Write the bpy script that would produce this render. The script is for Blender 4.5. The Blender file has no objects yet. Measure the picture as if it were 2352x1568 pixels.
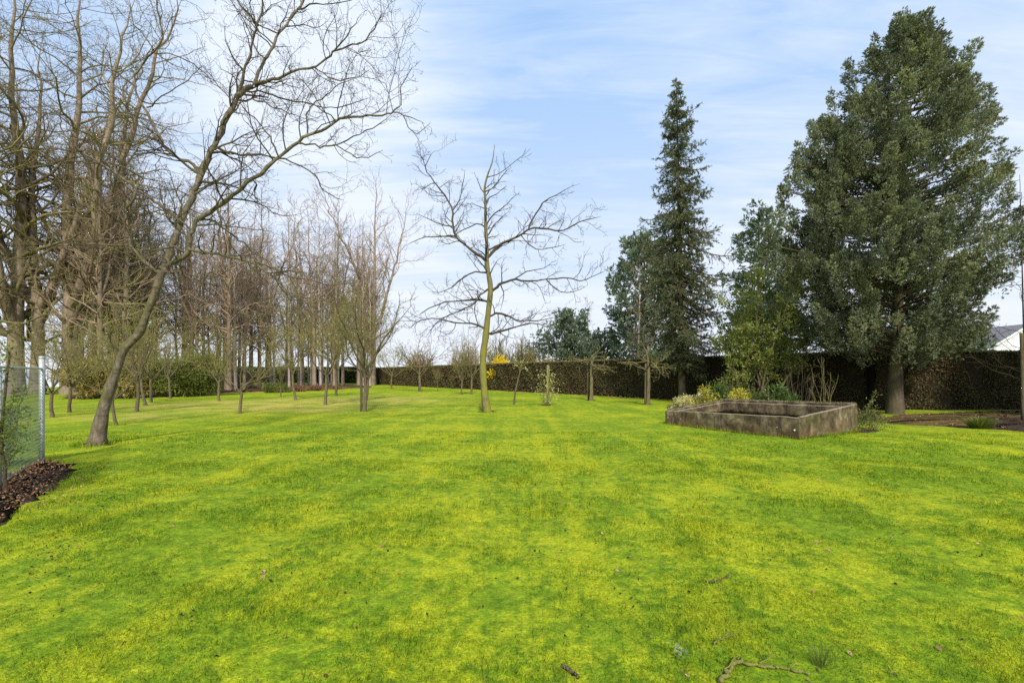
import bpy, math, random
import numpy as np

SC = bpy.context.scene
COL = SC.collection
rng = np.random.default_rng(7)

# ------------------------------------------------------------------ camera
FX, CX, HY, CAMH = 1045.3, 1176.0, 860.0, 1.5      # lens in the units of a 2352 px wide picture
cam_d = bpy.data.cameras.new('camera')
cam_d.sensor_width = 36.0
cam_d.lens = 16.0
cam_d.shift_y = (HY - 784.0) / 2352.0
cam_d.clip_start = 0.05
cam_d.clip_end = 3000
cam = bpy.data.objects.new('camera', cam_d)
cam.location = (0, 0, CAMH)
cam.rotation_euler = (math.radians(90), 0, 0)
COL.objects.link(cam)
SC.camera = cam

# ------------------------------------------------------------------ light and sky
SUN_EL, SUN_AZ = math.radians(41), math.radians(174)      # azimuth clockwise from +Y: behind the camera, to the right
SC.view_settings.view_transform = 'Standard'
SC.view_settings.look = 'None'
SC.view_settings.exposure = 1.22
SC.view_settings.gamma = 1.0
SC.cycles.use_denoising = False
SC.cycles.use_adaptive_sampling = False
SC.cycles.sample_clamp_indirect = 4.0

sun_d = bpy.data.lights.new('sun', 'SUN')
sun_d.energy = 2.3
sun_d.angle = math.radians(5)
sun_d.color = (1.0, 0.94, 0.84)
sun = bpy.data.objects.new('sun', sun_d)
COL.objects.link(sun)
sd = np.array([math.sin(SUN_AZ) * math.cos(SUN_EL), math.cos(SUN_AZ) * math.cos(SUN_EL), math.sin(SUN_EL)])
import mathutils
sun.rotation_euler = mathutils.Vector(sd).to_track_quat('Z', 'Y').to_euler()
sun.location = (10, -20, 40)


class NT:
    """tiny node-tree writer"""
    def __init__(self, tree):
        self.t = tree

    def n(self, typ, ins=None, **kw):
        node = self.t.nodes.new(typ)
        for k, v in kw.items():
            setattr(node, k, v)
        for k, v in (ins or {}).items():
            s = node.inputs[k]
            if isinstance(v, bpy.types.NodeSocket):
                self.t.links.new(v, s)
            else:
                s.default_value = v
        return node

    def m(self, op, a, b=0.0, clamp=False):
        nd = self.n('ShaderNodeMath', {0: a, 1: b}, operation=op)
        nd.use_clamp = clamp
        return nd.outputs[0]

    def mix(self, f, a, b, blend='MIX'):
        nd = self.t.nodes.new('ShaderNodeMix')
        nd.data_type = 'RGBA'
        nd.blend_type = blend
        for s, v in ((nd.inputs['Factor'], f), (nd.inputs[6], a), (nd.inputs[7], b)):
            if isinstance(v, bpy.types.NodeSocket):
                self.t.links.new(v, s)
            elif s.type == 'RGBA' and len(v) == 3:
                s.default_value = (*v, 1)
            else:
                s.default_value = v
        return nd.outputs[2]

    def ramp(self, f, stops, interp='LINEAR'):
        nd = self.t.nodes.new('ShaderNodeValToRGB')
        nd.color_ramp.interpolation = interp
        el = nd.color_ramp.elements
        while len(el) < len(stops):
            el.new(0.5)
        for e, (p, c) in zip(el, stops):
            e.position = p
            if not hasattr(c, '__len__'):
                c = (c, c, c)
            e.color = (*c, 1)
        self.t.links.new(f, nd.inputs[0])
        return nd.outputs[0]

    def noise(self, vec, scale, detail=3.0, rough=0.55, dist=0.0):
        nd = self.n('ShaderNodeTexNoise', {'Scale': scale, 'Detail': detail, 'Roughness': rough, 'Distortion': dist})
        if vec is not None:
            self.t.links.new(vec, nd.inputs['Vector'])
        return nd.outputs[0]

    def mapping(self, vec, loc=(0, 0, 0), rot=(0, 0, 0), scale=(1, 1, 1)):
        return self.n('ShaderNodeMapping', {'Vector': vec, 'Location': loc, 'Rotation': rot, 'Scale': scale}).outputs[0]


w = bpy.data.worlds.new('World')
SC.world = w
w.use_nodes = True
w.node_tree.nodes.clear()
N = NT(w.node_tree)
gen = N.n('ShaderNodeTexCoord').outputs['Generated']
nrm = N.n('ShaderNodeVectorMath', {0: gen}, operation='NORMALIZE').outputs[0]
sep = N.n('ShaderNodeSeparateXYZ', {0: nrm})
zc = N.m('MAXIMUM', sep.outputs[2], 0.03)
sky = N.n('ShaderNodeTexSky', sky_type='NISHITA')
sky.sun_disc = False
sky.sun_elevation = SUN_EL
sky.sun_rotation = SUN_AZ
sky.air_density = 1.0
sky.dust_density = 0.6
sky.ozone_density = 1.5
# cirrus sheet seen in perspective
zz = N.m('ADD', zc, 0.16)
uu = N.m('DIVIDE', sep.outputs[0], zz)
vv = N.m('DIVIDE', sep.outputs[1], zz)
cp = N.n('ShaderNodeCombineXYZ', {0: uu, 1: vv, 2: 0.0}).outputs[0]
cpm = N.mapping(cp, loc=(3.1, 1.7, 0.4), rot=(0, 0, math.radians(38)), scale=(0.75, 2.3, 1))
c1 = N.noise(cpm, 0.9, 7, 0.58, 0.6)
cpm2 = N.mapping(cp, loc=(7.7, 2.2, 1.4), rot=(0, 0, math.radians(32)), scale=(0.9, 4.6, 1))
c2 = N.noise(cpm2, 1.9, 8, 0.62, 0.9)
cl = N.m('ADD', N.m('MULTIPLY', c1, 0.62), N.m('MULTIPLY', c2, 0.38))


def lobe(px, py, power, amt):
    d = np.array([(px - CX) / FX, 1.0, (HY - py) / FX])
    d /= np.linalg.norm(d)
    dp = N.n('ShaderNodeVectorMath', {0: nrm, 1: tuple(d)}, operation='DOT_PRODUCT').outputs['Value']
    return N.m('MULTIPLY', N.m('POWER', N.m('MAXIMUM', dp, 0.0), power), amt)


for args in ((700, 200, 26, 0.21), (1180, 150, 22, -0.13), (1420, 330, 30, -0.07), (250, 120, 40, -0.10),
             (1650, 60, 70, 0.06), (2250, 300, 40, 0.05), (1720, 230, 60, -0.06), (1760, 420, 110, 0.06), (1930, 120, 60, -0.05)):
    cl = N.m('ADD', cl, lobe(*args))
cloud = N.ramp(cl, [(0.37, 0.0), (0.50, 0.36), (0.64, 0.85), (1.0, 1.0)])
hor = N.m('POWER', N.m('SUBTRACT', 1.0, zc, clamp=True), 2.0)
hz = N.m('MULTIPLY', hor, 0.95)
blue = N.mix(0.85, sky.outputs[0], (2.05, 3.75, 6.3))
c = N.mix(N.m('MULTIPLY', cloud, 0.85), blue, (6.2, 6.5, 7.0))
c = N.mix(hz, c, (5.75, 5.95, 6.5))
bg = N.n('ShaderNodeBackground', {'Color': c, 'Strength': 0.071})
out = N.n('ShaderNodeOutputWorld', {'Surface': bg.outputs[0]})


# ------------------------------------------------------------------ helpers
def tag(o, label=None, cat=None, group=None, kind=None):
    if label: o['label'] = label
    if cat: o['category'] = cat
    if group: o['group'] = group
    if kind: o['kind'] = kind
    return o


def empty(name, loc, rz=0.0, scale=(1, 1, 1)):
    o = bpy.data.objects.new(name, None)
    o.empty_display_size = 0.3
    o.location = loc
    o.rotation_euler = (0, 0, rz)
    o.scale = scale
    COL.objects.link(o)
    return o


def copy_tree(o, parent=None):
    cpy = o.copy()
    COL.objects.link(cpy)
    if parent is not None:
        cpy.parent = parent
    for ch in o.children:
        copy_tree(ch, cpy)
    return cpy


class Geo:
    """collects quads and triangles, links them as ONE mesh object"""
    def __init__(self):
        self.v, self.f, self.nv = [], [], 0

    def add(self, v, f, mat=0, smooth=True):
        v = np.asarray(v, dtype=np.float32).reshape(-1, 3)
        f = np.asarray(f, dtype=np.int32)
        if len(v) == 0 or len(f) == 0:
            return self
        self.v.append(v)
        self.f.append((f + self.nv, mat, smooth))
        self.nv += len(v)
        return self

    def box(self, lo, hi, mat=0):
        (a, b, c_), (d, e, g) = lo, hi
        v = [(a, b, c_), (d, b, c_), (d, e, c_), (a, e, c_), (a, b, g), (d, b, g), (d, e, g), (a, e, g)]
        return self.add(v, [(0, 3, 2, 1), (4, 5, 6, 7), (0, 1, 5, 4), (1, 2, 6, 5), (2, 3, 7, 6), (3, 0, 4, 7)], mat, False)

    def prism(self, base, top, mat=0):
        """base/top: matching rings of points"""
        n = len(base)
        v = list(base) + list(top)
        f4 = [(i, (i + 1) % n, n + (i + 1) % n, n + i) for i in range(n)]
        self.add(v, f4, mat, False)
        if n == 4:
            self.add(v, [(3, 2, 1, 0), (4, 5, 6, 7)], mat, False)
        else:
            vb = list(base) + [np.mean(base, 0)]
            vt = list(top) + [np.mean(top, 0)]
            self.add(vb, [((i + 1) % n, i, n) for i in range(n)], mat, False)
            self.add(vt, [(i, (i + 1) % n, n) for i in range(n)], mat, False)
        return self

    def mesh(self, name, mats):
        me = bpy.data.meshes.new(name)
        v = np.concatenate(self.v)
        me.vertices.add(len(v))
        me.vertices.foreach_set('co', v.ravel())
        idx = np.concatenate([f.ravel() for f, _, _ in self.f]).astype(np.int32)
        tot = np.concatenate([np.full(len(f), f.shape[1], dtype=np.int32) for f, _, _ in self.f])
        mi = np.concatenate([np.full(len(f), m, dtype=np.int32) for f, m, _ in self.f])
        sm = np.concatenate([np.full(len(f), s, dtype=bool) for f, _, s in self.f])
        st = np.concatenate([[0], np.cumsum(tot)[:-1]]).astype(np.int32)
        me.loops.add(len(idx))
        me.loops.foreach_set('vertex_index', idx)
        me.polygons.add(len(tot))
        me.polygons.foreach_set('loop_start', st)
        me.polygons.foreach_set('loop_total', tot)
        me.polygons.foreach_set('material_index', mi)
        me.polygons.foreach_set('use_smooth', sm)
        for m in mats:
            me.materials.append(m)
        me.update(calc_edges=True)
        return me

    def build(self, name, mats, parent=None, loc=None):
        o = bpy.data.objects.new(name, self.mesh(name, mats if isinstance(mats, (list, tuple)) else [mats]))
        COL.objects.link(o)
        if parent is not None:
            o.parent = parent
        if loc is not None:
            o.location = loc
        return o


def unit(a):
    return a / np.maximum(np.linalg.norm(a, axis=-1, keepdims=True), 1e-9)


def tubes(P, R, k=4):
    P = np.asarray(P, float)
    R = np.asarray(R, float)
    if P.ndim == 2:
        P, R = P[None], R[None]
    Nn, n, _ = P.shape
    T = unit(np.gradient(P, axis=1))
    mean = unit(P[:, -1] - P[:, 0])
    ax = np.zeros((Nn, 3))
    ax[np.arange(Nn), np.argmin(np.abs(mean), axis=1)] = 1
    U = unit(np.cross(T, ax[:, None, :]))
    V = np.cross(T, U)
    a = np.arange(k) * 2 * math.pi / k
    ring = P[:, :, None, :] + R[:, :, None, None] * (np.cos(a)[None, None, :, None] * U[:, :, None, :] + np.sin(a)[None, None, :, None] * V[:, :, None, :])
    v = ring.reshape(-1, 3)
    i = np.arange(Nn)[:, None, None] * n * k + np.arange(n - 1)[None, :, None] * k
    j = np.arange(k)[None, None, :]
    j2 = (j + 1) % k
    f = np.stack([i + j, i + j2, i + k + j2, i + k + j], -1).reshape(-1, 4)
    return v, f


def capped(P, R, k=8):
    """a single tube closed at both ends by shrinking rings"""
    P = np.asarray(P, float); R = np.asarray(R, float)
    P = np.concatenate([P[:1], P, P[-1:]]); R = np.concatenate([[1e-4], R, [1e-4]])
    eps = unit(P[2] - P[1]) * 1e-4
    P[0] -= eps; P[-1] += eps
    return tubes(P, R, k)


def catmull(p, n):
    p = np.asarray(p, float)
    q = np.concatenate([2 * p[:1] - p[1:2], p, 2 * p[-1:] - p[-2:-1]])
    K = len(p) - 1
    t = np.linspace(0, K, n)
    i = np.minimum(t.astype(int), K - 1)
    u = (t - i)[:, None]
    a, b, c_, d = q[i], q[i + 1], q[i + 2], q[i + 3]
    return 0.5 * (2 * b + (c_ - a) * u + (2 * a - 5 * b + 4 * c_ - d) * u ** 2 + (3 * b - a - 3 * c_ + d) * u ** 3)


def grow(P, R, dens=None, count=None, t0=0.2, t1=1.0, ang=(35, 70), ratio=0.45, n=5, wander=0.25, up=0.0,
         rmin=0.004, rr=0.6, lmin=0.05, lmax=99, flat=0.0, taper=0.55, r=rng):
    """children of the branches P [N,n,3]; returns their polylines and radii"""
    Nn, pn, _ = P.shape
    seg = np.linalg.norm(np.diff(P, axis=1), axis=2)
    L = seg.sum(1)
    cnt = np.full(Nn, count) if count is not None else np.maximum(1, np.round(L * dens * r.uniform(.75, 1.25, Nn))).astype(int)
    pid = np.repeat(np.arange(Nn), cnt)
    k = np.concatenate([np.arange(c_) for c_ in cnt])
    t = t0 + (t1 - t0) * (k + r.uniform(0, 1, len(k))) / cnt[pid]
    x = np.clip(t, 0, 0.999) * (pn - 1)
    i = x.astype(int)
    u = (x - i)[:, None]
    pos = P[pid, i] * (1 - u) + P[pid, i + 1] * u
    tan = unit(P[pid, i + 1] - P[pid, i])
    pr = R[pid, i] * (1 - u[:, 0]) + R[pid, i + 1] * u[:, 0]
    rnd = r.normal(size=(len(k), 3))
    if flat:
        rnd[:, 2] *= (1 - flat)
    perp = unit(rnd - (rnd * tan).sum(1, keepdims=True) * tan)
    a = np.radians(r.uniform(ang[0], ang[1], len(k)))[:, None]
    d = np.cos(a) * tan + np.sin(a) * perp
    ln = np.clip(L[pid] * ratio * (1 - taper * t) * r.uniform(.55, 1.25, len(k)), lmin, lmax)
    Q = np.zeros((len(k), n, 3))
    Q[:, 0] = pos
    for s in range(1, n):
        d = unit(d + wander * r.normal(size=d.shape) + np.array([0, 0, up]))
        Q[:, s] = Q[:, s - 1] + d * (ln / (n - 1))[:, None]
    r0 = np.maximum(pr * rr, rmin)
    r0 = np.minimum(r0, np.maximum(ln * 0.03, rmin))
    S = r0[:, None] + (rmin * 0.7 - r0)[:, None] * np.linspace(0, 1, n)[None, :]
    return Q, S


def diamonds(p, d, side, ln, wd, bend=0.0, nrm=None):
    """leaf shaped quads: base p, direction d, side vector, length and width arrays"""
    ln = np.asarray(ln)[:, None]
    wd = np.asarray(wd)[:, None]
    mid = p + d * ln * 0.5
    tip = p + d * ln
    if nrm is not None:
        tip = tip + nrm * ln * bend
    v = np.stack([p, mid - side * wd * .5, tip, mid + side * wd * .5], 1).reshape(-1, 3)
    f = np.arange(len(p) * 4).reshape(-1, 4)
    return v, f


def rand_dirs(n, r=rng):
    return unit(r.normal(size=(n, 3)))


def perp_to(d, r=rng):
    a = r.normal(size=d.shape)
    return unit(a - (a * d).sum(1, keepdims=True) * d)


def sprays(p, d, ln, K=6, spread=45, wd=0.28, r=rng):
    """flat fans of K narrow leaflets, one fan per base point"""
    s = perp_to(d, r)
    vs, fs, off = [], [], 0
    for j in range(K):
        t = j / K * 0.75
        sg = 1 if j % 2 else -1
        a = np.radians(r.uniform(.5, 1.2, len(p)) * spread * (0 if j == 0 else 1))[:, None]
        dd = np.cos(a) * d + sg * np.sin(a) * s
        dd = unit(dd + 0.12 * r.normal(size=dd.shape))
        l_ = ln * (0.62 if j else .95) * (1 - .35 * t) * r.uniform(.7, 1.2, len(p))
        v, f = diamonds(p + d * (ln * t)[:, None], dd, perp_to(dd, r), l_, l_ * wd)
        vs.append(v); fs.append(f + off); off += len(v)
    return np.concatenate(vs), np.concatenate(fs)


# ------------------------------------------------------------------ pixel helpers (2352 wide picture -> metres)
def gz(x, y):
    x = np.asarray(x, float); y = np.asarray(y, float)
    bend = 1 / (1 + np.exp(np.clip((x / np.maximum(y, 1) + 0.935) / 0.02, -50, 50)))
    edge = 42 * bend + 84 * (1 - bend)
    t = np.maximum(0, y - edge)
    return -0.055 * (t * t / (t + 6.0))


def depth(py):
    return FX * CAMH / (py - HY)


def ground(px, py):
    Y = depth(py)
    return np.array([(px - CX) * Y / FX, Y, 0.0])


def at(px, py, Y):
    return np.array([(px - CX) * Y / FX, Y, CAMH + (HY - py) * Y / FX])


# ------------------------------------------------------------------ materials
def new_mat(name):
    m = bpy.data.materials.new(name)
    m.use_nodes = True
    m.node_tree.nodes.clear()
    return m, NT(m.node_tree)


def finish(N, shader):
    N.n('ShaderNodeOutputMaterial', {'Surface': shader})


def principled(N, col, rough=0.8, bump=None, bstr=0.3, bdist=0.02, spec=0.25):
    ins = {'Base Color': col if isinstance(col, bpy.types.NodeSocket) else (*col, 1), 'Roughness': rough, 'Specular IOR Level': spec}
    if bump is not None:
        ins['Normal'] = N.n('ShaderNodeBump', {'Height': bump, 'Strength': bstr, 'Distance': bdist}).outputs[0]
    return N.n('ShaderNodeBsdfPrincipled', ins).outputs[0]


def bark_mat(name, c_dark, c_light, algae, amt=0.5, scale=6.0, bands=False, side=(-0.6, -0.1, 0.45), moss_h=None):
    m, N = new_mat(name)
    tc = N.n('ShaderNodeTexCoord').outputs['Object']
    st = N.mapping(tc, scale=(1, 1, 0.3))
    n1 = N.noise(st, scale * 3, 6, 0.65)
    n2 = N.noise(tc, scale * 0.5, 4, 0.6)
    col = N.mix(N.ramp(n1, [(0.3, 0.0), (0.7, 1.0)]), c_dark, c_light)
    if bands:
        bd = N.noise(N.mapping(tc, scale=(1.6, 1.6, 7)), 2.0, 6, .7, .8)
        col = N.mix(N.ramp(bd, [(0.52, 0.0), (0.64, .6)]), col, tuple(x * .5 for x in c_dark))
        pl = N.noise(tc, 3.2, 5, .65, .5)
        col = N.mix(N.ramp(pl, [(0.56, 0.0), (0.66, .55)]), col, (0.36, 0.32, 0.25))
    geo = N.n('ShaderNodeNewGeometry')
    dp = N.n('ShaderNodeVectorMath', {0: geo.outputs['Normal'], 1: side}, operation='DOT_PRODUCT').outputs['Value']
    f = N.m('ADD', N.m('MULTIPLY', dp, 0.55), N.m('MULTIPLY', N.m('SUBTRACT', n2, 0.5), 2.2))
    f = N.ramp(N.m('ADD', f, 0.5 * amt), [(0.15, 0.0), (0.5, amt), (0.9, min(1.0, amt * 1.5))])
    if moss_h:
        hz_ = N.n('ShaderNodeSeparateXYZ', {0: tc}).outputs[2]
        f = N.m('MULTIPLY', f, N.n('ShaderNodeMapRange', {0: hz_, 1: moss_h[0], 2: moss_h[1], 3: 1.0, 4: moss_h[2]}).outputs[0])
    n3 = N.noise(tc, scale * 8, 3, 0.6)
    alg = N.mix(n3, tuple(x * .55 for x in algae), tuple(x * 1.35 for x in algae))
    col = N.mix(f, col, alg)
    finish(N, principled(N, col, 0.9, n1, 0.9, 0.03, 0.15))
    return m


def twig_mat(name, a, b, scale=1.5):
    m, N = new_mat(name)
    tc = N.n('ShaderNodeTexCoord').outputs['Object']
    n1 = N.noise(tc, scale, 3, 0.6)
    oi = N.n('ShaderNodeObjectInfo').outputs['Random']
    col = N.mix(N.ramp(n1, [(0.35, 0.0), (0.65, 1.0)]), a, b)
    hsv = N.n('ShaderNodeHueSaturation', {'Color': col, 'Value': N.m('ADD', 0.8, N.m('MULTIPLY', oi, 0.4))}).outputs[0]
    finish(N, principled(N, hsv, 0.9, spec=0.1))
    return m


def leaf_mat(name, stops, scale=2.0, trans=0.35, rough=0.6, fine=14.0, spec=0.2):
    m, N = new_mat(name)
    tc = N.n('ShaderNodeTexCoord').outputs['Object']
    n1 = N.noise(tc, scale, 3, 0.6)
    n2 = N.noise(tc, fine, 2, 0.6)
    f = N.m('ADD', N.m('MULTIPLY', n1, 0.6), N.m('MULTIPLY', n2, 0.4))
    pos = np.linspace(0.32, 0.68, len(stops))
    col = N.ramp(f, list(zip(pos, stops)))
    bs = principled(N, col, rough, spec=spec)
    tr = N.n('ShaderNodeBsdfTranslucent', {'Color': N.mix(1.0, col, (1.15, 1.25, .6), 'MULTIPLY')}).outputs[0]
    finish(N, N.n('ShaderNodeMixShader', {0: trans, 1: bs, 2: tr}).outputs[0])
    return m


def lawn_color(N, extra=None):
    pos = N.n('ShaderNodeNewGeometry').outputs['Position']
    flat = N.mapping(pos, scale=(1, 1, 0))
    big = N.noise(flat, 0.16, 3, 0.55, 0.4)
    mid = N.noise(flat, 0.75, 4, 0.6, 0.3)
    fine = N.noise(flat, 6.5, 5, 0.7, 0.2)
    vfine = N.noise(flat, 45, 3, 0.65)
    # faint mowing lanes running away to the left
    lane = N.noise(N.mapping(flat, rot=(0, 0, math.radians(-26)), scale=(2.2, 0.06, 1)), 1.0, 2, 0.5)
    mot = N.noise(flat, 2.8, 6, 0.72, 0.3)
    crisp = N.noise(flat, 11, 5, 0.75)
    f = N.m('ADD', N.m('MULTIPLY', big, 0.20), N.m('MULTIPLY', mid, 0.22))
    f = N.m('ADD', f, N.m('MULTIPLY', mot, 0.24))
    f = N.m('ADD', f, N.m('MULTIPLY', crisp, 0.22))
    f = N.m('ADD', f, N.m('MULTIPLY', lane, 0.12))
    g1 = N.ramp(N.m('ADD', N.m('MULTIPLY', fine, .55), N.m('MULTIPLY', crisp, .45)), [(0.38, (0.072, 0.138, 0.005)), (0.50, (0.140, 0.220, 0.007)), (0.62, (0.215, 0.290, 0.012))])
    y1 = N.ramp(N.m('ADD', N.m('MULTIPLY', fine, .5), N.m('MULTIPLY', vfine, .5)), [(0.38, (0.215, 0.260, 0.007)), (0.52, (0.330, 0.355, 0.010)), (0.64, (0.420, 0.420, 0.022))])
    col = N.mix(N.ramp(f, [(0.472, 0.0), (0.515, 0.58), (0.56, 1.0)]), g1, y1)
    at_ = N.n('ShaderNodeAttribute', attribute_name='dry').outputs['Fac']
    dn = N.m('MULTIPLY', at_, N.ramp(mid, [(0.40, 0.2), (0.58, 1.0)]))
    col = N.mix(N.m('MULTIPLY', dn, 0.75), col, (0.40, 0.31, 0.085))
    speck = N.ramp(N.noise(flat, 3.3, 5, 0.72), [(0.655, 0.0), (0.72, 0.8)])
    col = N.mix(speck, col, (0.060, 0.068, 0.014))
    v = N.n('ShaderNodeHueSaturation', {'Color': col, 'Value': N.m('ADD', 0.05, N.m('ADD', N.m('MULTIPLY', vfine, 1.0), N.m('MULTIPLY', N.noise(flat, 14, 4, .7), 0.95)))}).outputs[0]
    return v, fine, vfine, flat


def lawn_mat():
    m, N = new_mat('lawn')
    col, fine, vf, flat = lawn_color(N)
    h = N.m('ADD', N.m('MULTIPLY', N.noise(flat, 1.3, 3, .5), 1.3), N.m('ADD', N.m('MULTIPLY', fine, 0.6), N.m('MULTIPLY', vf, 0.35)))
    sh = principled(N, col, 0.95, h, 0.8, 0.06, 0.03)
    for nd in N.t.nodes:
        if nd.type == 'BSDF_PRINCIPLED':
            nd.inputs['Sheen Weight'].default_value = 0.028
            nd.inputs['Sheen Roughness'].default_value = 0.6
            nd.inputs['Sheen Tint'].default_value = (1.0, 1.0, 0.6, 1)
    finish(N, sh)
    return m


def blade_mat():
    m, N = new_mat('grass_blades')
    col, fine, vf, flat = lawn_color(N)
    rnd = N.n('ShaderNodeNewGeometry').outputs['Random Per Island']
    col = N.n('ShaderNodeHueSaturation', {'Color': col, 'Hue': N.m('ADD', 0.485, N.m('MULTIPLY', rnd, 0.03)),
                                          'Value': N.m('ADD', 0.50, N.m('MULTIPLY', rnd, 1.05))}).outputs[0]
    bs = principled(N, col, 0.55, spec=0.2)
    tr = N.n('ShaderNodeBsdfTranslucent', {'Color': N.mix(1.0, col, (1.1, 1.2, .5), 'MULTIPLY')}).outputs[0]
    finish(N, N.n('ShaderNodeMixShader', {0: 0.4, 1: bs, 2: tr}).outputs[0])
    return m


def soil_mat(name, a, b, cc, scale=8):
    m, N = new_mat(name)
    tc = N.n('ShaderNodeTexCoord').outputs['Object']
    n1 = N.noise(tc, scale, 6, 0.7)
    n2 = N.noise(tc, scale * 4, 4, 0.65)
    col = N.ramp(N.m('ADD', N.m('MULTIPLY', n1, .5), N.m('MULTIPLY', n2, .5)), [(0.36, a), (0.5, b), (0.64, cc)])
    finish(N, principled(N, col, 0.95, N.m('ADD', n1, N.m('MULTIPLY', n2, .6)), 1.0, 0.05, 0.1))
    return m


def concrete_mat(name='weathered_concrete', rim=False):
    m, N = new_mat(name)
    tc = N.n('ShaderNodeTexCoord').outputs['Object']
    n1 = N.noise(tc, 3.4, 8, 0.68, .3)
    n2 = N.noise(tc, 26, 5, 0.75)
    st = N.noise(N.mapping(tc, scale=(4, 4, 0.9)), 2.0, 6, 0.75, 0.6)
    col = N.ramp(n1, [(0.37, (0.050, 0.037, 0.021)), (0.47, (0.105, 0.078, 0.042)), (0.56, (0.165, 0.125, 0.070)), (0.66, (0.28, 0.230, 0.150))])
    col = N.mix(N.ramp(st, [(0.51, 0.0), (0.62, .75)]), col, (0.028, 0.025, 0.017))
    sx = N.n('ShaderNodeSeparateXYZ', {0: tc}).outputs[2]
    damp = N.m('MULTIPLY', N.ramp(sx, [(0.0, 1.0), (0.3, 0.0)]), N.ramp(N.noise(tc, 2.0, 4), [(.42, 0.0), (.6, .8)]))
    col = N.mix(damp, col, (0.16, 0.085, 0.025))
    col = N.mix(N.ramp(n2, [(0.62, 0.0), (0.72, .7)]), col, (0.03, 0.026, 0.018))
    col = N.mix(N.ramp(N.noise(tc, 1.4, 5, .7), [(0.55, 0.0), (0.68, .55)]), col, (0.085, 0.085, 0.02))
    lich = N.ramp(N.noise(tc, 5.5, 2, .4), [(0.73, 0.0), (0.745, .9)])
    col = N.mix(lich, col, (0.42, 0.40, 0.30))
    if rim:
        col = N.mix(N.ramp(n2, [(0.35, .15), (0.6, .75)]), col, (0.36, 0.31, 0.225))  # paler rim: light catching the top edge, mixed into the colour
    finish(N, principled(N, col, 0.92, N.m('ADD', N.m('MULTIPLY', n1, .6), N.m('MULTIPLY', n2, .5)), 0.9, 0.03, 0.15))
    return m


def plain_mat(name, c_, rough=0.6, scale=20, var=0.25, metallic=0.0, bstr=0.2):
    m, N = new_mat(name)
    tc = N.n('ShaderNodeTexCoord').outputs['Object']
    n1 = N.noise(tc, scale, 5, 0.65)
    col = N.mix(n1, tuple(x * (1 - var) for x in c_), tuple(min(1, x * (1 + var)) for x in c_))
    s = principled(N, col, rough, n1, bstr, 0.01)
    N.t.nodes[-1]
    for nd in N.t.nodes:
        if nd.type == 'BSDF_PRINCIPLED':
            nd.inputs['Metallic'].default_value = metallic
    finish(N, s)
    return m


M = {}
M['lawn'] = lawn_mat()
M['blade'] = blade_mat()
M['bark_main'] = bark_mat('bark_leaning_tree', (0.072, 0.056, 0.040), (0.235, 0.188, 0.138), (0.10, 0.098, 0.024), 0.62, 5, bands=True, moss_h=(4.5, 9.0, .35))
M['bark_green'] = bark_mat('bark_mossy', (0.085, 0.072, 0.042), (0.19, 0.165, 0.095), (0.215, 0.20, 0.035), 0.75, 5, side=(0.6, -0.4, 0.3), moss_h=(2.0, 7.5, .12))
M['bark_orchard'] = bark_mat('bark_orchard', (0.08, 0.06, 0.04), (0.19, 0.15, 0.10), (0.17, 0.165, 0.04), 0.5, 9)
M['bark_wood'] = bark_mat('bark_brown', (0.16, 0.118, 0.084), (0.34, 0.26, 0.19), (0.19, 0.17, 0.06), 0.35, 3)
M['bark_dark'] = bark_mat('bark_dark', (0.125, 0.090, 0.062), (0.29, 0.21, 0.145), (0.17, 0.15, 0.05), 0.3, 3)
M['bark_conifer'] = bark_mat('bark_conifer', (0.055, 0.042, 0.03), (0.15, 0.11, 0.075), (0.085, 0.085, 0.03), 0.5, 4)
M['twig_main'] = twig_mat('twigs_leaning_tree', (0.060, 0.046, 0.034), (0.105, 0.090, 0.042))
M['twig_centre'] = twig_mat('twigs_centre_tree', (0.075, 0.062, 0.048), (0.12, 0.105, 0.055))
M['twig_orchard'] = twig_mat('twigs_orchard', (0.13, 0.11, 0.05), (0.25, 0.22, 0.075))
M['twig_wood'] = twig_mat('twigs_wood', (0.23, 0.162, 0.112), (0.34, 0.255, 0.165))
M['twig_big'] = twig_mat('twigs_big', (0.165, 0.120, 0.078), (0.22, 0.195, 0.07), 0.5)
M['twig_birch'] = twig_mat('twigs_birch', (0.22, 0.15, 0.12), (0.32, 0.235, 0.185))
M['twig_red'] = twig_mat('twigs_red', (0.15, 0.075, 0.048), (0.25, 0.145, 0.09))
M['bud'] = leaf_mat('buds', [(0.22, 0.20, 0.05), (0.36, 0.34, 0.10), (0.50, 0.47, 0.22)], 3, 0.3)


def birch_mat():
    m, N = new_mat('bark_birch')
    tc = N.n('ShaderNodeTexCoord').outputs['Object']
    b = N.noise(N.mapping(tc, scale=(1, 1, 7)), 1.3, 4, .65)
    n = N.noise(tc, 6, 5, .6)
    col = N.mix(n, (0.28, 0.22, 0.16), (0.52, 0.46, 0.38))
    col = N.mix(N.ramp(b, [(.56, 0.0), (.64, .85)]), col, (0.06, 0.045, 0.035))
    finish(N, principled(N, col, .8, n, .4))
    return m


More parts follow.
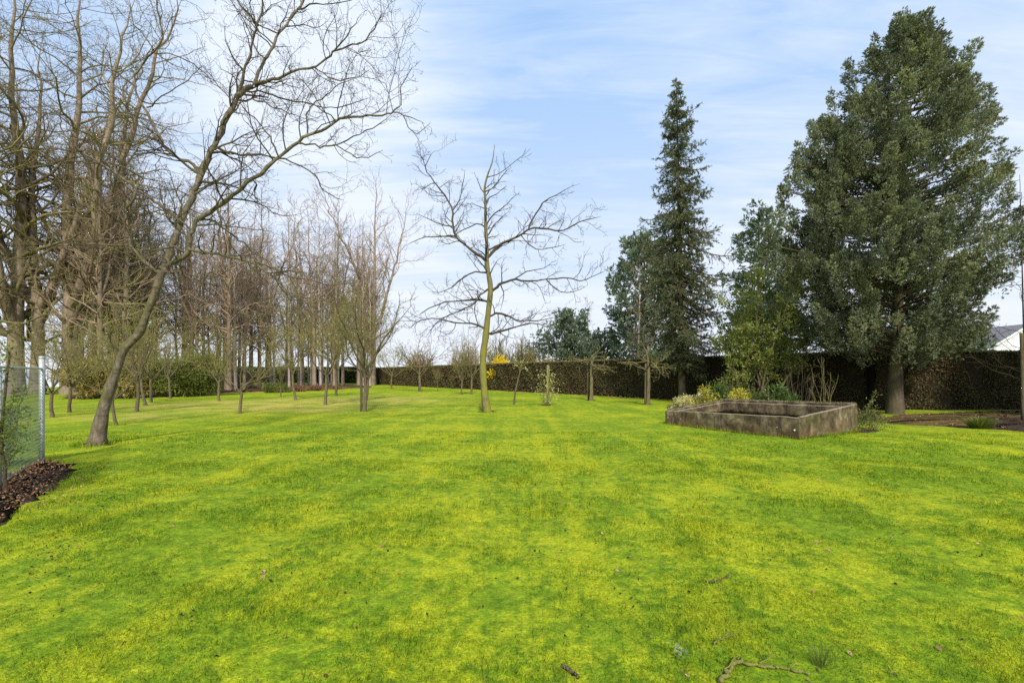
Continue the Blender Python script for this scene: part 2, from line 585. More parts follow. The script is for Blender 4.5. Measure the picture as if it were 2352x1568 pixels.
M['bark_birch'] = birch_mat()
M['cypress'] = leaf_mat('cypress_foliage', [(0.065, 0.082, 0.054), (0.155, 0.178, 0.100), (0.330, 0.335, 0.150)], 0.8, 0.16, 0.6, 4.0)
M['spruce'] = leaf_mat('spruce_foliage', [(0.060, 0.074, 0.042), (0.115, 0.132, 0.066), (0.210, 0.215, 0.090)], 0.9, 0.3, 0.6, 5.0)
M['conifer_far'] = leaf_mat('bluegreen_conifer_foliage', [(0.070, 0.098, 0.068), (0.130, 0.170, 0.112), (0.22, 0.255, 0.155)], 0.9, 0.25, 0.65, 3.0)
M['hedge'] = leaf_mat('hedge_leaves', [(0.055, 0.042, 0.022), (0.120, 0.088, 0.040), (0.112, 0.100, 0.040), (0.140, 0.102, 0.055)], 0.6, 0.2, 0.6, 7.0)
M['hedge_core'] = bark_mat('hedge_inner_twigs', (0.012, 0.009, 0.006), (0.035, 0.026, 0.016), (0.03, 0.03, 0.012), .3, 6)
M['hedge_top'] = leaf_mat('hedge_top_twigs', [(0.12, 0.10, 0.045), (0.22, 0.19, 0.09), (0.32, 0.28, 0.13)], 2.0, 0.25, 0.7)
M['bamboo'] = leaf_mat('bamboo_leaves', [(0.075, 0.095, 0.024), (0.175, 0.20, 0.042), (0.36, 0.35, 0.09)], 1.2, 0.35, 0.5, 5)
M['bamboo_brown'] = leaf_mat('brown_bamboo_leaves', [(0.13, 0.11, 0.03), (0.30, 0.24, 0.07), (0.50, 0.38, 0.16)], 1.0, 0.3, 0.55, 4)
M['bush'] = leaf_mat('bush_leaves', [(0.065, 0.085, 0.022), (0.145, 0.165, 0.042), (0.26, 0.27, 0.075)], 1.6, 0.35, 0.5, 6)
M['bright'] = leaf_mat('bright_leaves', [(0.095, 0.118, 0.026), (0.195, 0.228, 0.050), (0.36, 0.375, 0.105)], 0.9, 0.45, 0.5, 5)
M['darkgreen'] = leaf_mat('dark_green_leaves', [(0.030, 0.055, 0.014), (0.070, 0.115, 0.026), (0.15, 0.20, 0.05)], 3, 0.3, 0.45, 9)
M['yellow'] = leaf_mat('variegated_leaves', [(0.16, 0.17, 0.02), (0.42, 0.37, 0.045), (0.66, 0.58, 0.18)], 4, 0.35, 0.5, 12)
M['cream'] = leaf_mat('cream_leaves', [(0.25, 0.24, 0.07), (0.55, 0.50, 0.22), (0.70, 0.66, 0.42)], 4, 0.35, 0.5, 12)
M['forsythia'] = leaf_mat('forsythia_flowers', [(0.60, 0.40, 0.006), (0.84, 0.62, 0.012), (0.88, 0.72, 0.04)], 3, 0.35, 0.6)
M['dead'] = leaf_mat('dead_leaves', [(0.15, 0.065, 0.03), (0.40, 0.20, 0.095), (0.62, 0.42, 0.26)], 9, 0.2, 0.7, 25)
M['pale_leaf'] = leaf_mat('pale_dead_leaves', [(0.20, 0.10, 0.045), (0.38, 0.22, 0.12), (0.55, 0.42, 0.28)], 9, 0.2, 0.7, 25)
M['soil'] = soil_mat('dark_soil', (0.018, 0.012, 0.008), (0.05, 0.033, 0.022), (0.12, 0.075, 0.045), 6)
M['needles'] = soil_mat('needle_litter', (0.05, 0.036, 0.012), (0.12, 0.082, 0.030), (0.20, 0.145, 0.055), 5)
M['litter'] = soil_mat('leaf_litter', (0.04, 0.022, 0.012), (0.10, 0.055, 0.03), (0.19, 0.12, 0.06), 4)
M['concrete'] = concrete_mat()
M['concrete_rim'] = concrete_mat('lit_concrete_rim', True)
M['moss'] = leaf_mat('moss', [(0.05, 0.05, 0.015), (0.12, 0.105, 0.04), (0.22, 0.20, 0.10)], 6, 0.1, 0.9, 30)
M['galv'] = plain_mat('galvanised_steel', (0.46, 0.48, 0.47), 0.5, 25, 0.3, 0.35)
M['wire'] = plain_mat('coated_wire', (0.10, 0.145, 0.12), 0.55, 40, 0.3, 0.1)
M['stake'] = bark_mat('stake_wood', (0.12, 0.10, 0.055), (0.26, 0.22, 0.12), (0.27, 0.27, 0.05), 0.6, 7)
M['darkstake'] = bark_mat('dark_stake', (0.06, 0.045, 0.03), (0.15, 0.11, 0.075), (0.10, 0.11, 0.03), 0.3, 7)
M['white_wall'] = plain_mat('white_render', (0.72, 0.73, 0.74), 0.85, 3, 0.06)
M['roof'] = plain_mat('grey_roof_tiles', (0.16, 0.16, 0.165), 0.8, 9, 0.4)
M['white_post'] = plain_mat('white_paint', (0.62, 0.64, 0.66), 0.6, 12, 0.2)
M['weed'] = leaf_mat('weed_leaves', [(0.10, 0.15, 0.06), (0.20, 0.26, 0.14), (0.34, 0.38, 0.26)], 30, 0.3, 0.6)

# ------------------------------------------------------------------ ground
xs = np.unique(np.concatenate([np.linspace(-600, -60, 28), np.linspace(-60, 40, 251), np.linspace(40, 600, 28)]))
ys = np.unique(np.concatenate([np.linspace(-60, 0, 13), np.linspace(0, 50, 251), np.linspace(50, 110, 61), np.linspace(110, 700, 30)]))
GX, GY = np.meshgrid(xs, ys)


def bump_z(x, y):
    near = np.clip((y - 1) / 8, 0, 1) * np.clip((60 - y) / 10, 0, 1)
    return 0.018 * np.sin(x * 1.7 + 1.1 * np.sin(y * .9)) * np.sin(y * 1.3 + x * .4) * (0.4 + 0.6 * near)


GZ = gz(GX, GY) + bump_z(GX, GY)
g = Geo()
nx, ny = len(xs), len(ys)
ii = (np.arange(ny - 1)[:, None] * nx + np.arange(nx - 1)[None, :])
g.add(np.stack([GX, GY, GZ], -1).reshape(-1, 3), np.stack([ii, ii + 1, ii + nx + 1, ii + nx], -1).reshape(-1, 4))
lawn = g.build('lawn', M['lawn'])
tag(lawn, kind='structure')


def ell(x, y, c_, rx, ry):
    return np.exp(-(((x - c_[0]) / rx) ** 2 + ((y - c_[1]) / ry) ** 2))


def dryness(x, y):
    d = 0
    for px, py, rx, ry in ((480, 930, 4.5, 3.5), (600, 925, 4, 3.0), (720, 922, 4, 4), (860, 918, 4.5, 5), (330, 955, 2.5, 1.6), (700, 940, 3, 1.6)):
        d = d + ell(x, y, ground(px, py), rx, ry) * .8
    return np.clip(d, 0, 1)


at_ = lawn.data.attributes.new('dry', 'FLOAT', 'POINT')
at_.data.foreach_set('value', dryness(GX, GY).ravel().astype(np.float32))


def patch(name, pxs, mat, z=0.012, n=12, jitter=0.12, r=rng):
    """an uneven sheet of bare earth lying on the lawn, outline given as picture points on the ground"""
    p = np.array([ground(*q)[:2] for q in pxs])
    q = np.concatenate([p, p[:1]])
    ring = []
    for a, b in zip(q[:-1], q[1:]):
        k = max(2, int(np.linalg.norm(b - a) / 0.12)); k = min(k, 60)
        for t in np.arange(k) / k:
            ring.append(a + (b - a) * t + r.normal(size=2) * jitter * min(1, np.linalg.norm(b - a)))
    ring = np.array(ring)
    c_ = ring.mean(0)
    L = [c_ + (ring - c_) * s for s in (1.0, 0.93, 0.75, 0.5, 0.25)]
    zs = [0.0, z * 1.0, z * 2.0, z * 2.3, z * 2.4]
    v = np.concatenate([np.column_stack([a, bump_z(a[:, 0], a[:, 1]) + h + .004 + (r.normal(size=len(a)) * .008 if h else 0)]) for a, h in zip(L, zs)])
    v = np.concatenate([v, [[c_[0], c_[1], bump_z(c_[0], c_[1]) + z * 2.4 + .004]]])
    m_ = len(ring)
    g = Geo()
    f = []
    for l in range(4):
        for i in range(m_):
            f.append((l * m_ + i, l * m_ + (i + 1) % m_, (l + 1) * m_ + (i + 1) % m_, (l + 1) * m_ + i))
    v0 = np.array(v)
    g.add(v0, f)
    g2 = [(4 * m_ + i, 4 * m_ + (i + 1) % m_, 5 * m_) for i in range(m_)]
    g.add(v0, g2)
    o = g.build(name, mat)
    tag(o, kind='structure')
    return p


BED = [(-60, 1240), (0, 1203), (38, 1172), (75, 1158), (110, 1134), (128, 1104), (165, 1074), (140, 1062), (95, 1060), (40, 1085), (-60, 1150)]
bed_poly = patch('fence_bed_soil', BED, M['soil'], 0.014, jitter=0.14)
NEED = [(1990, 968), (2020, 958), (2080, 950), (2180, 948), (2352, 942), (2560, 946), (2560, 1010), (2352, 990), (2240, 984), (2120, 977)]
need_poly = patch('needle_litter_ground', NEED, M['needles'], 0.01, jitter=0.10)
DARKBED = [(2200, 968), (2270, 957), (2352, 958), (2540, 962), (2540, 1010), (2352, 992), (2260, 984)]
patch('dark_bed_soil', DARKBED, M['soil'], 0.022, jitter=0.07)
BACKBED = [(1530, 938), (1545, 925), (1640, 922), (1900, 925), (2030, 950), (1990, 972), (1960, 968), (1800, 945), (1650, 962), (1560, 946)]
patch('shrub_bed_soil', BACKBED, M['soil'], 0.012, jitter=0.08)
patch('wood_edge_litter', [(150, 915), (260, 915.5), (400, 908.5), (500, 903), (600, 899.5), (700, 896), (850, 889.5), (850, 884), (600, 886), (480, 891), (300, 899), (160, 906)], M['litter'], 0.02, jitter=.15)
for px, py, rx in ((225, 1019, 38), (1116, 946, 20), (1255, 931, 12), (1357, 919, 10), (1985, 990, 36)):
    patch('tree_foot_soil', [(px + rx * math.cos(a), py + rx * .10 * math.sin(a)) for a in np.linspace(0, 6.28, 9)[:-1]], M['soil'], 0.008, jitter=0.06)




def inside(poly, x, y):
    r_ = np.zeros(len(x), bool)
    n = len(poly)
    for i in range(n):
        x1, y1 = poly[i]; x2, y2 = poly[(i + 1) % n]
        cond = ((y1 > y) != (y2 > y)) & (x < (x2 - x1) * (y - y1) / (y2 - y1 + 1e-12) + x1)
        r_ ^= cond
    return r_


BOX = [(4.63, 13.75), (6.61, 10.48), (9.08, 11.97), (7.10, 15.24)]

# ------------------------------------------------------------------ grass blades (nobody could count them)
def blades():
    g = Geo()
    dry_all = []
    for (z0, z1, dens, h, wd) in ((1.7, 3.2, 9500, 0.022, 0.0028), (3.2, 5, 6500, 0.023, 0.0036), (5, 8, 3000, 0.025, 0.0052), (8, 12, 900, 0.028, 0.008)):
        area = 1.3 * (z1 ** 2 - z0 ** 2)
        n = int(area * dens)
        y = np.sqrt(rng.uniform(z0 ** 2, z1 ** 2, n))
        x = rng.uniform(-1.3, 1.3, n) * y
        keep = ~(inside(bed_poly, x, y) & (rng.uniform(size=n) > .03)) & ~inside(BOX, x, y) & ~inside(need_poly, x, y)
        # tufts: lusher in some places
        s = np.sin(x * 2.1 + 1.3 * np.sin(y * 1.7)) * np.sin(y * 2.6 + 1.1 * np.sin(x * 1.9)) + .7 * np.sin(x * 5.3 + y * 3.1) * np.sin(y * 6.1 - x * 2.2)
        keep &= rng.uniform(size=n) < np.clip(.62 + .35 * s, .15, 1)
        x, y, s = x[keep], y[keep], s[keep]
        n = len(x)
        p = np.stack([x, y, bump_z(x, y) - .004], 1)
        hh = h * rng.lognormal(0, .38, n) * np.clip(.85 + .35 * s, .5, 1.6)
        tall = (rng.uniform(size=n) < .05) & (np.sin(x * 7.3 + np.sin(y * 5)) * np.sin(y * 8.1 + x * 2) > .1)
        hh = np.where(tall, hh * 2.3, hh)
        az = rng.uniform(0, 2 * math.pi, n)
        lean = rng.uniform(.3, 1.6, n)
        out_ = np.stack([np.cos(az), np.sin(az), np.zeros(n)], 1)
        sd_ = np.stack([-np.sin(az), np.cos(az), np.zeros(n)], 1)
        a2 = rng.uniform(-1.2, 1.2, n)[:, None]
        sd_ = unit(sd_ * np.cos(a2) + out_ * np.sin(a2))
        up_ = np.array([0, 0, 1.0])
        m_ = p + up_ * (hh * .6)[:, None] + out_ * (hh * .28 * lean)[:, None]
        t_ = p + up_ * (hh * (1.0 - .22 * lean))[:, None] + out_ * (hh * .8 * lean)[:, None]
        wv = (wd * rng.uniform(.6, 1.3, n) * np.where(tall, 1.5, 1))[:, None]
        v = np.stack([p - sd_ * wv * .5, p + sd_ * wv * .5, m_ + sd_ * wv * .42, m_ - sd_ * wv * .42, t_], 1).reshape(-1, 3)
        b = np.arange(n)[:, None] * 5
        nv = g.nv
        g.add(v, b + np.array([[0, 1, 2, 3]]))
        f3 = b + np.array([[3, 2, 4]])
        g.f.append(((f3 + nv).astype(np.int32), 0, True))
        dry_all.append(np.repeat(dryness(x, y), 5))
    # longer grass the mower missed: round stems and along the frame and the fence
    ex = []
    for c_, rad, n in ((ground(223, 1019), .36, 420), (ground(1118, 947), .30, 260), (ground(836, 945), .16, 90), (ground(550, 949), .14, 80), (ground(1254, 931), .3, 120), (ground(268, 976), .16, 90), (ground(1487, 929), .2, 80), (ground(1358, 919), .2, 80)):
        a_ = rng.uniform(0, 6.28, n); q_ = rad * rng.uniform(.75, 1.35, n)
        ex.append(np.stack([c_[0] + np.cos(a_) * q_, c_[1] + np.sin(a_) * q_], 1))
    bx = np.array(BOX)
    for i in range(4):
        u_ = rng.uniform(0, 1, 620)[:, None]
        e_ = bx[i] + (bx[(i + 1) % 4] - bx[i]) * u_
        ex.append(e_ + unit(e_ - bx.mean(0)) * np.abs(rng.normal(size=(620, 1))) * .07)
    ex = np.concatenate(ex)
    n = len(ex)
    p = np.stack([ex[:, 0], ex[:, 1], np.full(n, -.01)], 1)
    hh = rng.uniform(.04, .12, n)
    az = rng.uniform(0, 6.28, n); lean = rng.uniform(.1, .9, n)
    out_ = np.stack([np.cos(az), np.sin(az), 0 * az], 1); sd_ = np.stack([-np.sin(az), np.cos(az), 0 * az], 1)
    m_ = p + np.array([0, 0, 1.0]) * (hh * .6)[:, None] + out_ * (hh * .25 * lean)[:, None]
    t_ = p + np.array([0, 0, 1.0]) * hh[:, None] + out_ * (hh * .8 * lean)[:, None]
    v = np.stack([p - sd_ * .004, p + sd_ * .004, m_ + sd_ * .003, m_ - sd_ * .003, t_], 1).reshape(-1, 3)
    b = np.arange(n)[:, None] * 5
    nv = g.nv
    g.add(v, b + np.array([[0, 1, 2, 3]]))
    g.f.append(((b + np.array([[3, 2, 4]]) + nv).astype(np.int32), 0, True))
    dry_all.append(np.repeat(dryness(ex[:, 0], ex[:, 1]), 5))
    o = g.build('grass', M['blade'])
    tag(o, 'short green grass blades growing through the mossy lawn', 'grass', kind='stuff')
    a = o.data.attributes.new('dry', 'FLOAT', 'POINT')
    a.data.foreach_set('value', np.concatenate(dry_all).astype(np.float32))


blades()

# ------------------------------------------------------------------ traced trees
def traced_tree(name, label, Y, trunk, limbs, bark, twig, twigp, k=9, seed=1, leader=None, thin=1.0):
    """trunk, limbs: dict name -> (picture points, radius px start, end, depth slope, parent)"""
    r = np.random.default_rng(seed)
    root_px = trunk[0]
    base = ground(root_px[0], root_px[1])
    root = empty(name, tuple(base))
    tag(root, label, 'tree')
    lines = {}

    def make(pts, r0, r1, slope, parent, rad=None):
        r0, r1 = r0 * thin, r1 * thin
        rad = None if rad is None else [q_ * thin for q_ in rad]
        pts = np.array([p[:2] for p in pts], float)
        if parent is None:
            Y0 = Y
        else:
            PP, PY, PR = lines[parent]
            i = np.argmin(((PP - pts[0]) ** 2).sum(1))
            Y0 = PY[i]
        sg = np.concatenate([[0], np.cumsum(np.linalg.norm(np.diff(pts, axis=0), axis=1))])
        n = max(6, int(sg[-1] / 13))
        q = catmull(np.column_stack([pts, sg]), n)
        yy = Y0 + slope * q[:, 2] * Y / FX
        t = q[:, 2] / sg[-1]
        if rad is None:
            rp = r0 + (r1 - r0) * t ** 0.8
        else:
            rp = np.interp(q[:, 2], sg, rad)
        lines_xy = q[:, :2]
        W = np.array([at(a, b, c_) for (a, b), c_ in zip(lines_xy, yy)])
        return lines_xy, yy, W - base, rp * yy / FX / np.sqrt(1 + ((lines_xy[:, 0] - CX) / FX) ** 2)

    gt, gc = Geo(), Geo()
    allP, allR = [], []
    xy, yy, W, R = make(trunk, 0, 0, 0.0, None, rad=[p[2] for p in trunk])
    lines['trunk'] = (xy, yy, R)
    W[0, 2] = -0.05
    gt.add(*tubes(W, R * (1 + .06 * r.normal(size=len(R))), 14))
    if leader:
        i0 = int(len(W) * leader)
        q = catmull(np.column_stack([W[i0:-8], R[i0:-8]]), 24)
        allP.append(q[:, :3]); allR.append(q[:, 3])
    for nm, (pts, r0, r1, slope, par) in limbs.items():
        xy, yy, W, R = make(pts, r0, r1, slope, par)
        lines[nm] = (xy, yy, R)
        R = R * (1 + .10 * r.normal(size=len(R)))
        R[-1] = .003
        W[1:-1] += r.normal(size=W[1:-1].shape) * .016
        (gt if r0 > 4 else gc).add(*tubes(W, R, 9 if r0 > 4 else 6))
        q = catmull(np.column_stack([W, R]), 24)
        allP.append(q[:, :3]); allR.append(q[:, 3])
    P = np.array(allP); R = np.array(allR)
    a1, b1 = grow(P, R, dens=twigp['d1'], t0=.12, t1=1.0, ang=(35, 75), ratio=.42, n=8, wander=.24, up=.05, rmin=twigp['rmin'] * 1.3, rr=.5, lmin=.25, lmax=twigp['l1'], taper=.4, r=r)
    gc.add(*tubes(a1, b1, 4))
    a2, b2 = grow(a1, b1, dens=twigp['d2'], t0=.15, ang=(30, 70), ratio=.5, n=6, wander=.26, up=.07, rmin=twigp['rmin'], rr=.7, lmin=.12, lmax=.6, r=r)
    gc.add(*tubes(a2, b2, 3))
    a3, b3 = grow(a2, b2, dens=twigp['d3'], t0=.2, ang=(35, 75), ratio=.5, n=4, wander=.3, up=.1, rmin=twigp['rmin'] * .8, rr=.8, lmin=.05, lmax=.22, r=r)
    gc.add(*tubes(a3, b3, 3))
    # buds on the twig ends
    tips = np.concatenate([a2[:, -1], a3[:, -1]])
    d = unit(np.concatenate([a2[:, -1] - a2[:, -2], a3[:, -1] - a3[:, -2]]) + .4 * r.normal(size=tips.shape))
    l_ = r.uniform(.015, .03, len(tips)) * twigp.get('bud', 1)
    gc.add(*diamonds(tips, d, perp_to(d, r), l_, l_ * .5))
    gt.build('trunk', bark, root)
    gc.build('crown', twig, root)
    return root


main_trunk = [(222, 1022, 36), (225, 1004, 27), (235, 950, 21.5), (252, 893, 17), (270, 845, 13.5), (284, 806, 13), (303, 782, 14), (322, 762, 12.5), (337, 720, 11.5),
              (353, 683, 12.5), (365, 645, 13), (374, 622, 13)]
main_limbs = {
    'A': ([(374, 628), (353, 618), (325, 592), (301, 564), (292, 539), (289, 502), (297, 470), (310, 453), (300, 436), (281, 414), (262, 380), (255, 340)], 8, 2, -.25, 'trunk'),
    'A1': ([(301, 563), (262, 563), (219, 562), (180, 561), (141, 564), (115, 573), (90, 586), (50, 590), (10, 600)], 4.2, 1.2, -.35, 'A'),
    'A2': ([(296, 545), (260, 549), (219, 553), (150, 556), (80, 570), (20, 566)], 3.2, 1, -.1, 'A'),
    'C': ([(374, 622), (390, 583), (403, 542), (415, 508), (437, 467), (450, 432), (459, 403), (472, 375), (494, 331), (515, 287), (537, 236), (546, 220), (560, 206), (584, 194)], 12, 7.5, .22, 'trunk'),
    'C1': ([(584, 194), (624, 184), (665, 168), (721, 153), (752, 134), (765, 119), (802, 106), (834, 97), (859, 66), (880, 25)], 5.2, 1, -.1, 'C'),
    'C1b': ([(765, 119), (790, 92), (815, 60), (828, 35)], 2.4, .8, .2, 'C1'),
    'C1c': ([(721, 153), (745, 172), (780, 186), (820, 176), (850, 160)], 2.4, .8, -.4, 'C1'),
    'C2': ([(584, 194), (602, 150), (624, 112), (640, 78), (665, 47), (684, 20), (697, -10), (712, -60), (735, -120)], 5.2, 2, .2, 'C'),
    'C2b': ([(684, 22), (730, 8), (790, 6), (830, -12)], 2.4, .8, -.3, 'C2'),
    'C2c': ([(640, 78), (600, 60), (560, 20), (535, -20)], 2.6, 1, -.3, 'C2'),
    'C3': ([(548, 219), (556, 184), (568, 141), (584, 87), (594, 50), (604, 10), (606, -40), (615, -100)], 5, 2, -.2, 'C'),
    'C3b': ([(594, 60), (570, 30), (545, 0), (530, -30)], 2.6, 1, -.3, 'C3'),
    'C3c': ([(562, 165), (540, 140), (520, 100), (518, 60)], 2.4, .8, .4, 'C3'),
    'B': ([(415, 512), (392, 492), (369, 474), (340, 452), (312, 432), (275, 403), (231, 375), (187, 347), (153, 312), (137, 284), (140, 250), (153, 219), (160, 190)], 5.5, 1.2, -.3, 'C'),
    'B1': ([(231, 375), (200, 372), (170, 370), (130, 380), (80, 378)], 2.6, .9, -.3, 'B'),
    'B2': ([(187, 347), (150, 345), (100, 335), (60, 300), (20, 295)], 2.6, .9, .4, 'B'),
    'D': ([(374, 626), (387, 610), (415, 592), (432, 576), (437, 545), (446, 518), (460, 503), (500, 474), (532, 450), (562, 428), (599, 400), (640, 361), (677, 331), (706, 312), (740, 297), (771, 279), (802, 270), (849, 267), (887, 262), (902, 256), (921, 242)], 9.5, 2.2, -.12, 'trunk'),
    'Da': ([(921, 242), (921, 203), (937, 175), (948, 150)], 2, .8, .1, 'D'),
    'Db': ([(902, 258), (927, 266), (937, 294), (962, 305), (990, 281)], 2, .8, -.2, 'D'),
    'Dc': ([(927, 266), (952, 272), (975, 285)], 1.6, .7, .3, 'Db'),
    'D2': ([(684, 329), (712, 331), (740, 337), (771, 333), (818, 312), (859, 294), (899, 262)], 3.2, 1, .2, 'D'),
    'D2b': ([(771, 333), (800, 350), (835, 362), (880, 345)], 2, .8, -.4, 'D2'),
    'D3': ([(706, 312), (704, 266), (721, 237), (752, 215), (780, 190), (830, 178)], 2.6, .8, .3, 'D'),
    'D3b': ([(771, 279), (745, 255), (715, 235), (690, 222)], 2.2, .8, -.3, 'D'),
    'D4': ([(640, 361), (621, 322), (593, 284), (556, 244), (530, 225), (480, 180), (440, 165)], 2.8, .9, .05, 'D'),
    'E': ([(493, 335), (520, 347), (552, 353), (599, 356), (640, 364), (684, 378), (724, 403), (745, 440), (790, 460)], 4, 1, .3, 'C'),
    'F': ([(546, 226), (584, 210), (621, 216), (665, 231), (709, 237), (749, 247), (802, 241), (850, 225)], 3, .9, .4, 'C'),
    'F2': ([(546, 230), (600, 232), (640, 252), (690, 268), (730, 280)], 2.6, .9, -.3, 'C'),
    'G': ([(455, 400), (450, 384), (437, 372), (400, 356), (378, 337), (359, 300), (337, 259), (319, 225), (309, 194), (312, 172), (328, 144), (353, 116), (372, 87), (366, 50), (361, 0), (362, -60)], 6, 1.8, -.15, 'C'),
    'G2': ([(337, 247), (381, 216), (437, 178), (470, 150)], 2.6, .8, -.3, 'G'),
    'G3': ([(309, 197), (266, 166), (219, 141), (187, 122), (150, 118), (100, 100), (60, 90)], 2.8, .9, .3, 'G'),
    'G4': ([(353, 116), (330, 80), (305, 50), (298, 10), (290, -40)], 2.4, .9, .3, 'G'),
    'G5': ([(353, 122), (400, 126), (450, 150), (490, 190), (540, 222)], 2.2, .8, .2, 'G'),
    'G6': ([(378, 335), (340, 350), (290, 352), (250, 340)], 2.2, .8, .3, 'G'),
    'H': ([(434, 572), (460, 578), (484, 584), (531, 590), (579, 604), (612, 626), (635, 640), (652, 660), (674, 680), (707, 683), (745, 688)], 6, 1.2, -.3, 'D'),
    'H2': ([(575, 603), (600, 606), (625, 613), (666, 637), (707, 642), (747, 653), (800, 650)], 3.4, .9, .3, 'H'),
    'H3': ([(620, 628), (660, 622), (700, 628), (735, 640)], 2.6, .8, -.2, 'H'),
    'I': ([(453, 506), (484, 504), (515, 527), (540, 547), (562, 561), (588, 583), (620, 600)], 4, 1.1, .35, 'D'),
    'J': ([(376, 626), (400, 624), (422, 630), (453, 650), (500, 683), (547, 711), (588, 730), (640, 745)], 4, 1, -.4, 'trunk'),
    'J2': ([(453, 648), (500, 655), (560, 680), (610, 690)], 2.6, .9, .3, 'J'),
    'K': ([(370, 632), (340, 616), (312, 623), (275, 648), (247, 664), (219, 680), (190, 710), (150, 740)], 3, .9, -.5, 'trunk'),
    'Lo': ([(284, 806), (266, 800), (250, 780), (262, 755)], 4, .9, -.4, 'trunk'),
    'Q': ([(374, 626), (395, 610), (405, 590), (390, 568), (382, 540)], 2.6, .8, -.4, 'trunk'),
}
traced_tree('leaning_tree', 'tall leaning bare tree with broad trunk forking low over the lawn', depth(1021), main_trunk, main_limbs,
            M['bark_main'], M['twig_main'], dict(d1=4.0, d2=6.0, d3=8, rmin=.0031, l1=1.7), seed=3, thin=.82)

c_trunk = [(1120, 947, 11.5), (1117, 935, 9.3), (1113, 905, 8.2), (1110, 865, 7.8), (1109, 835, 7.6), (1111, 804, 7.5), (1116, 770, 8.0), (1120, 730, 6.4), (1126, 677, 6.2), (1126, 652, 5.8), (1119, 610, 5.2),
           (1118, 561, 4.2), (1115, 514, 3.6), (1115, 464, 3.0), (1113, 433, 2.6), (1120, 402, 1.9), (1131, 371, 1.3), (1136, 333, .6)]
c_limbs = {
    'a': ([(1120, 592), (1150, 561), (1196, 539), (1217, 525), (1243, 524), (1275, 528), (1300, 527), (1334, 508), (1381, 497)], 3.6, .8, -.2, 'trunk'),
    'a2': ([(1214, 526), (1225, 496), (1246, 468), (1268, 452), (1321, 424)], 2, .6, .2, 'a'),
    'a3': ([(1196, 539), (1225, 570), (1265, 570), (1300, 560)], 1.5, .6, -.3, 'a'),
    'b': ([(1117, 600), (1093, 580), (1065, 558), (1047, 543), (1040, 514), (1040, 483), (1025, 455), (1006, 430), (990, 408), (978, 389), (981, 371), (998, 346)], 3.6, .7, .2, 'trunk'),
    'b2': ([(1040, 483), (1056, 461), (1062, 430), (1068, 389)], 1.6, .6, -.2, 'b'),
    'b3': ([(1047, 543), (1020, 543), (993, 543), (962, 548), (930, 565)], 2, .6, .3, 'b'),
    'b4': ([(1040, 520), (1010, 515), (980, 500), (955, 490)], 1.4, .6, -.2, 'b'),
    'c': ([(1130, 668), (1143, 658), (1156, 649), (1181, 641), (1212, 646), (1259, 641), (1300, 639), (1340, 644), (1365, 633), (1390, 622)], 3.3, .7, -.25, 'trunk'),
    'c2': ([(1255, 642), (1280, 665), (1310, 672), (1350, 655)], 1.4, .6, .3, 'c'),
    'c3': ([(1181, 641), (1210, 625), (1250, 615), (1270, 600)], 1.4, .6, -.3, 'c'),
    'd': ([(1123, 694), (1110, 690), (1087, 689), (1056, 691), (1025, 692), (987, 708), (960, 725)], 2.8, .7, -.2, 'trunk'),
    'e': ([(1122, 728), (1143, 719), (1168, 727), (1200, 736), (1237, 736), (1290, 725)], 2.8, .7, .3, 'trunk'),
    'f': ([(1117, 760), (1105, 750), (1093, 746), (1065, 742), (1034, 739), (1006, 733), (980, 734), (962, 737), (937, 758)], 3, .7, -.3, 'trunk'),
    'g': ([(1117, 770), (1130, 766), (1150, 760), (1200, 747), (1230, 742), (1270, 755)], 3.2, .7, -.3, 'trunk'),
    'h': ([(1120, 626), (1093, 624), (1062, 639), (1040, 658), (1009, 671), (985, 668)], 2.2, .6, .3, 'trunk'),
    'i': ([(1125, 662), (1106, 674), (1087, 699), (1056, 714), (1009, 736), (978, 774)], 2.4, .6, -.4, 'trunk'),
    'j': ([(1115, 520), (1131, 493), (1156, 477), (1181, 452), (1193, 443)], 2, .6, .2, 'trunk'),
    'k': ([(1115, 523), (1100, 513), (1078, 521), (1056, 533), (1030, 550)], 1.8, .6, -.3, 'trunk'),
    'l': ([(1113, 441), (1137, 427), (1156, 399), (1175, 385)], 1.5, .6, .2, 'trunk'),
    'm': ([(1120, 407), (1150, 397), (1193, 364), (1205, 350)], 1.2, .5, -.2, 'trunk'),
    'o': ([(1115, 480), (1090, 470), (1070, 465)], 1.2, .5, .4, 'trunk'),
}
traced_tree('open_crowned_tree', 'mossy yellow-green bare tree with an open spreading crown in the middle of the lawn', depth(947), c_trunk, c_limbs,
            M['bark_green'], M['twig_centre'], dict(d1=3.4, d2=4.8, d3=5.5, rmin=.0048, l1=1.25, bud=1.2), seed=5, leader=.5)

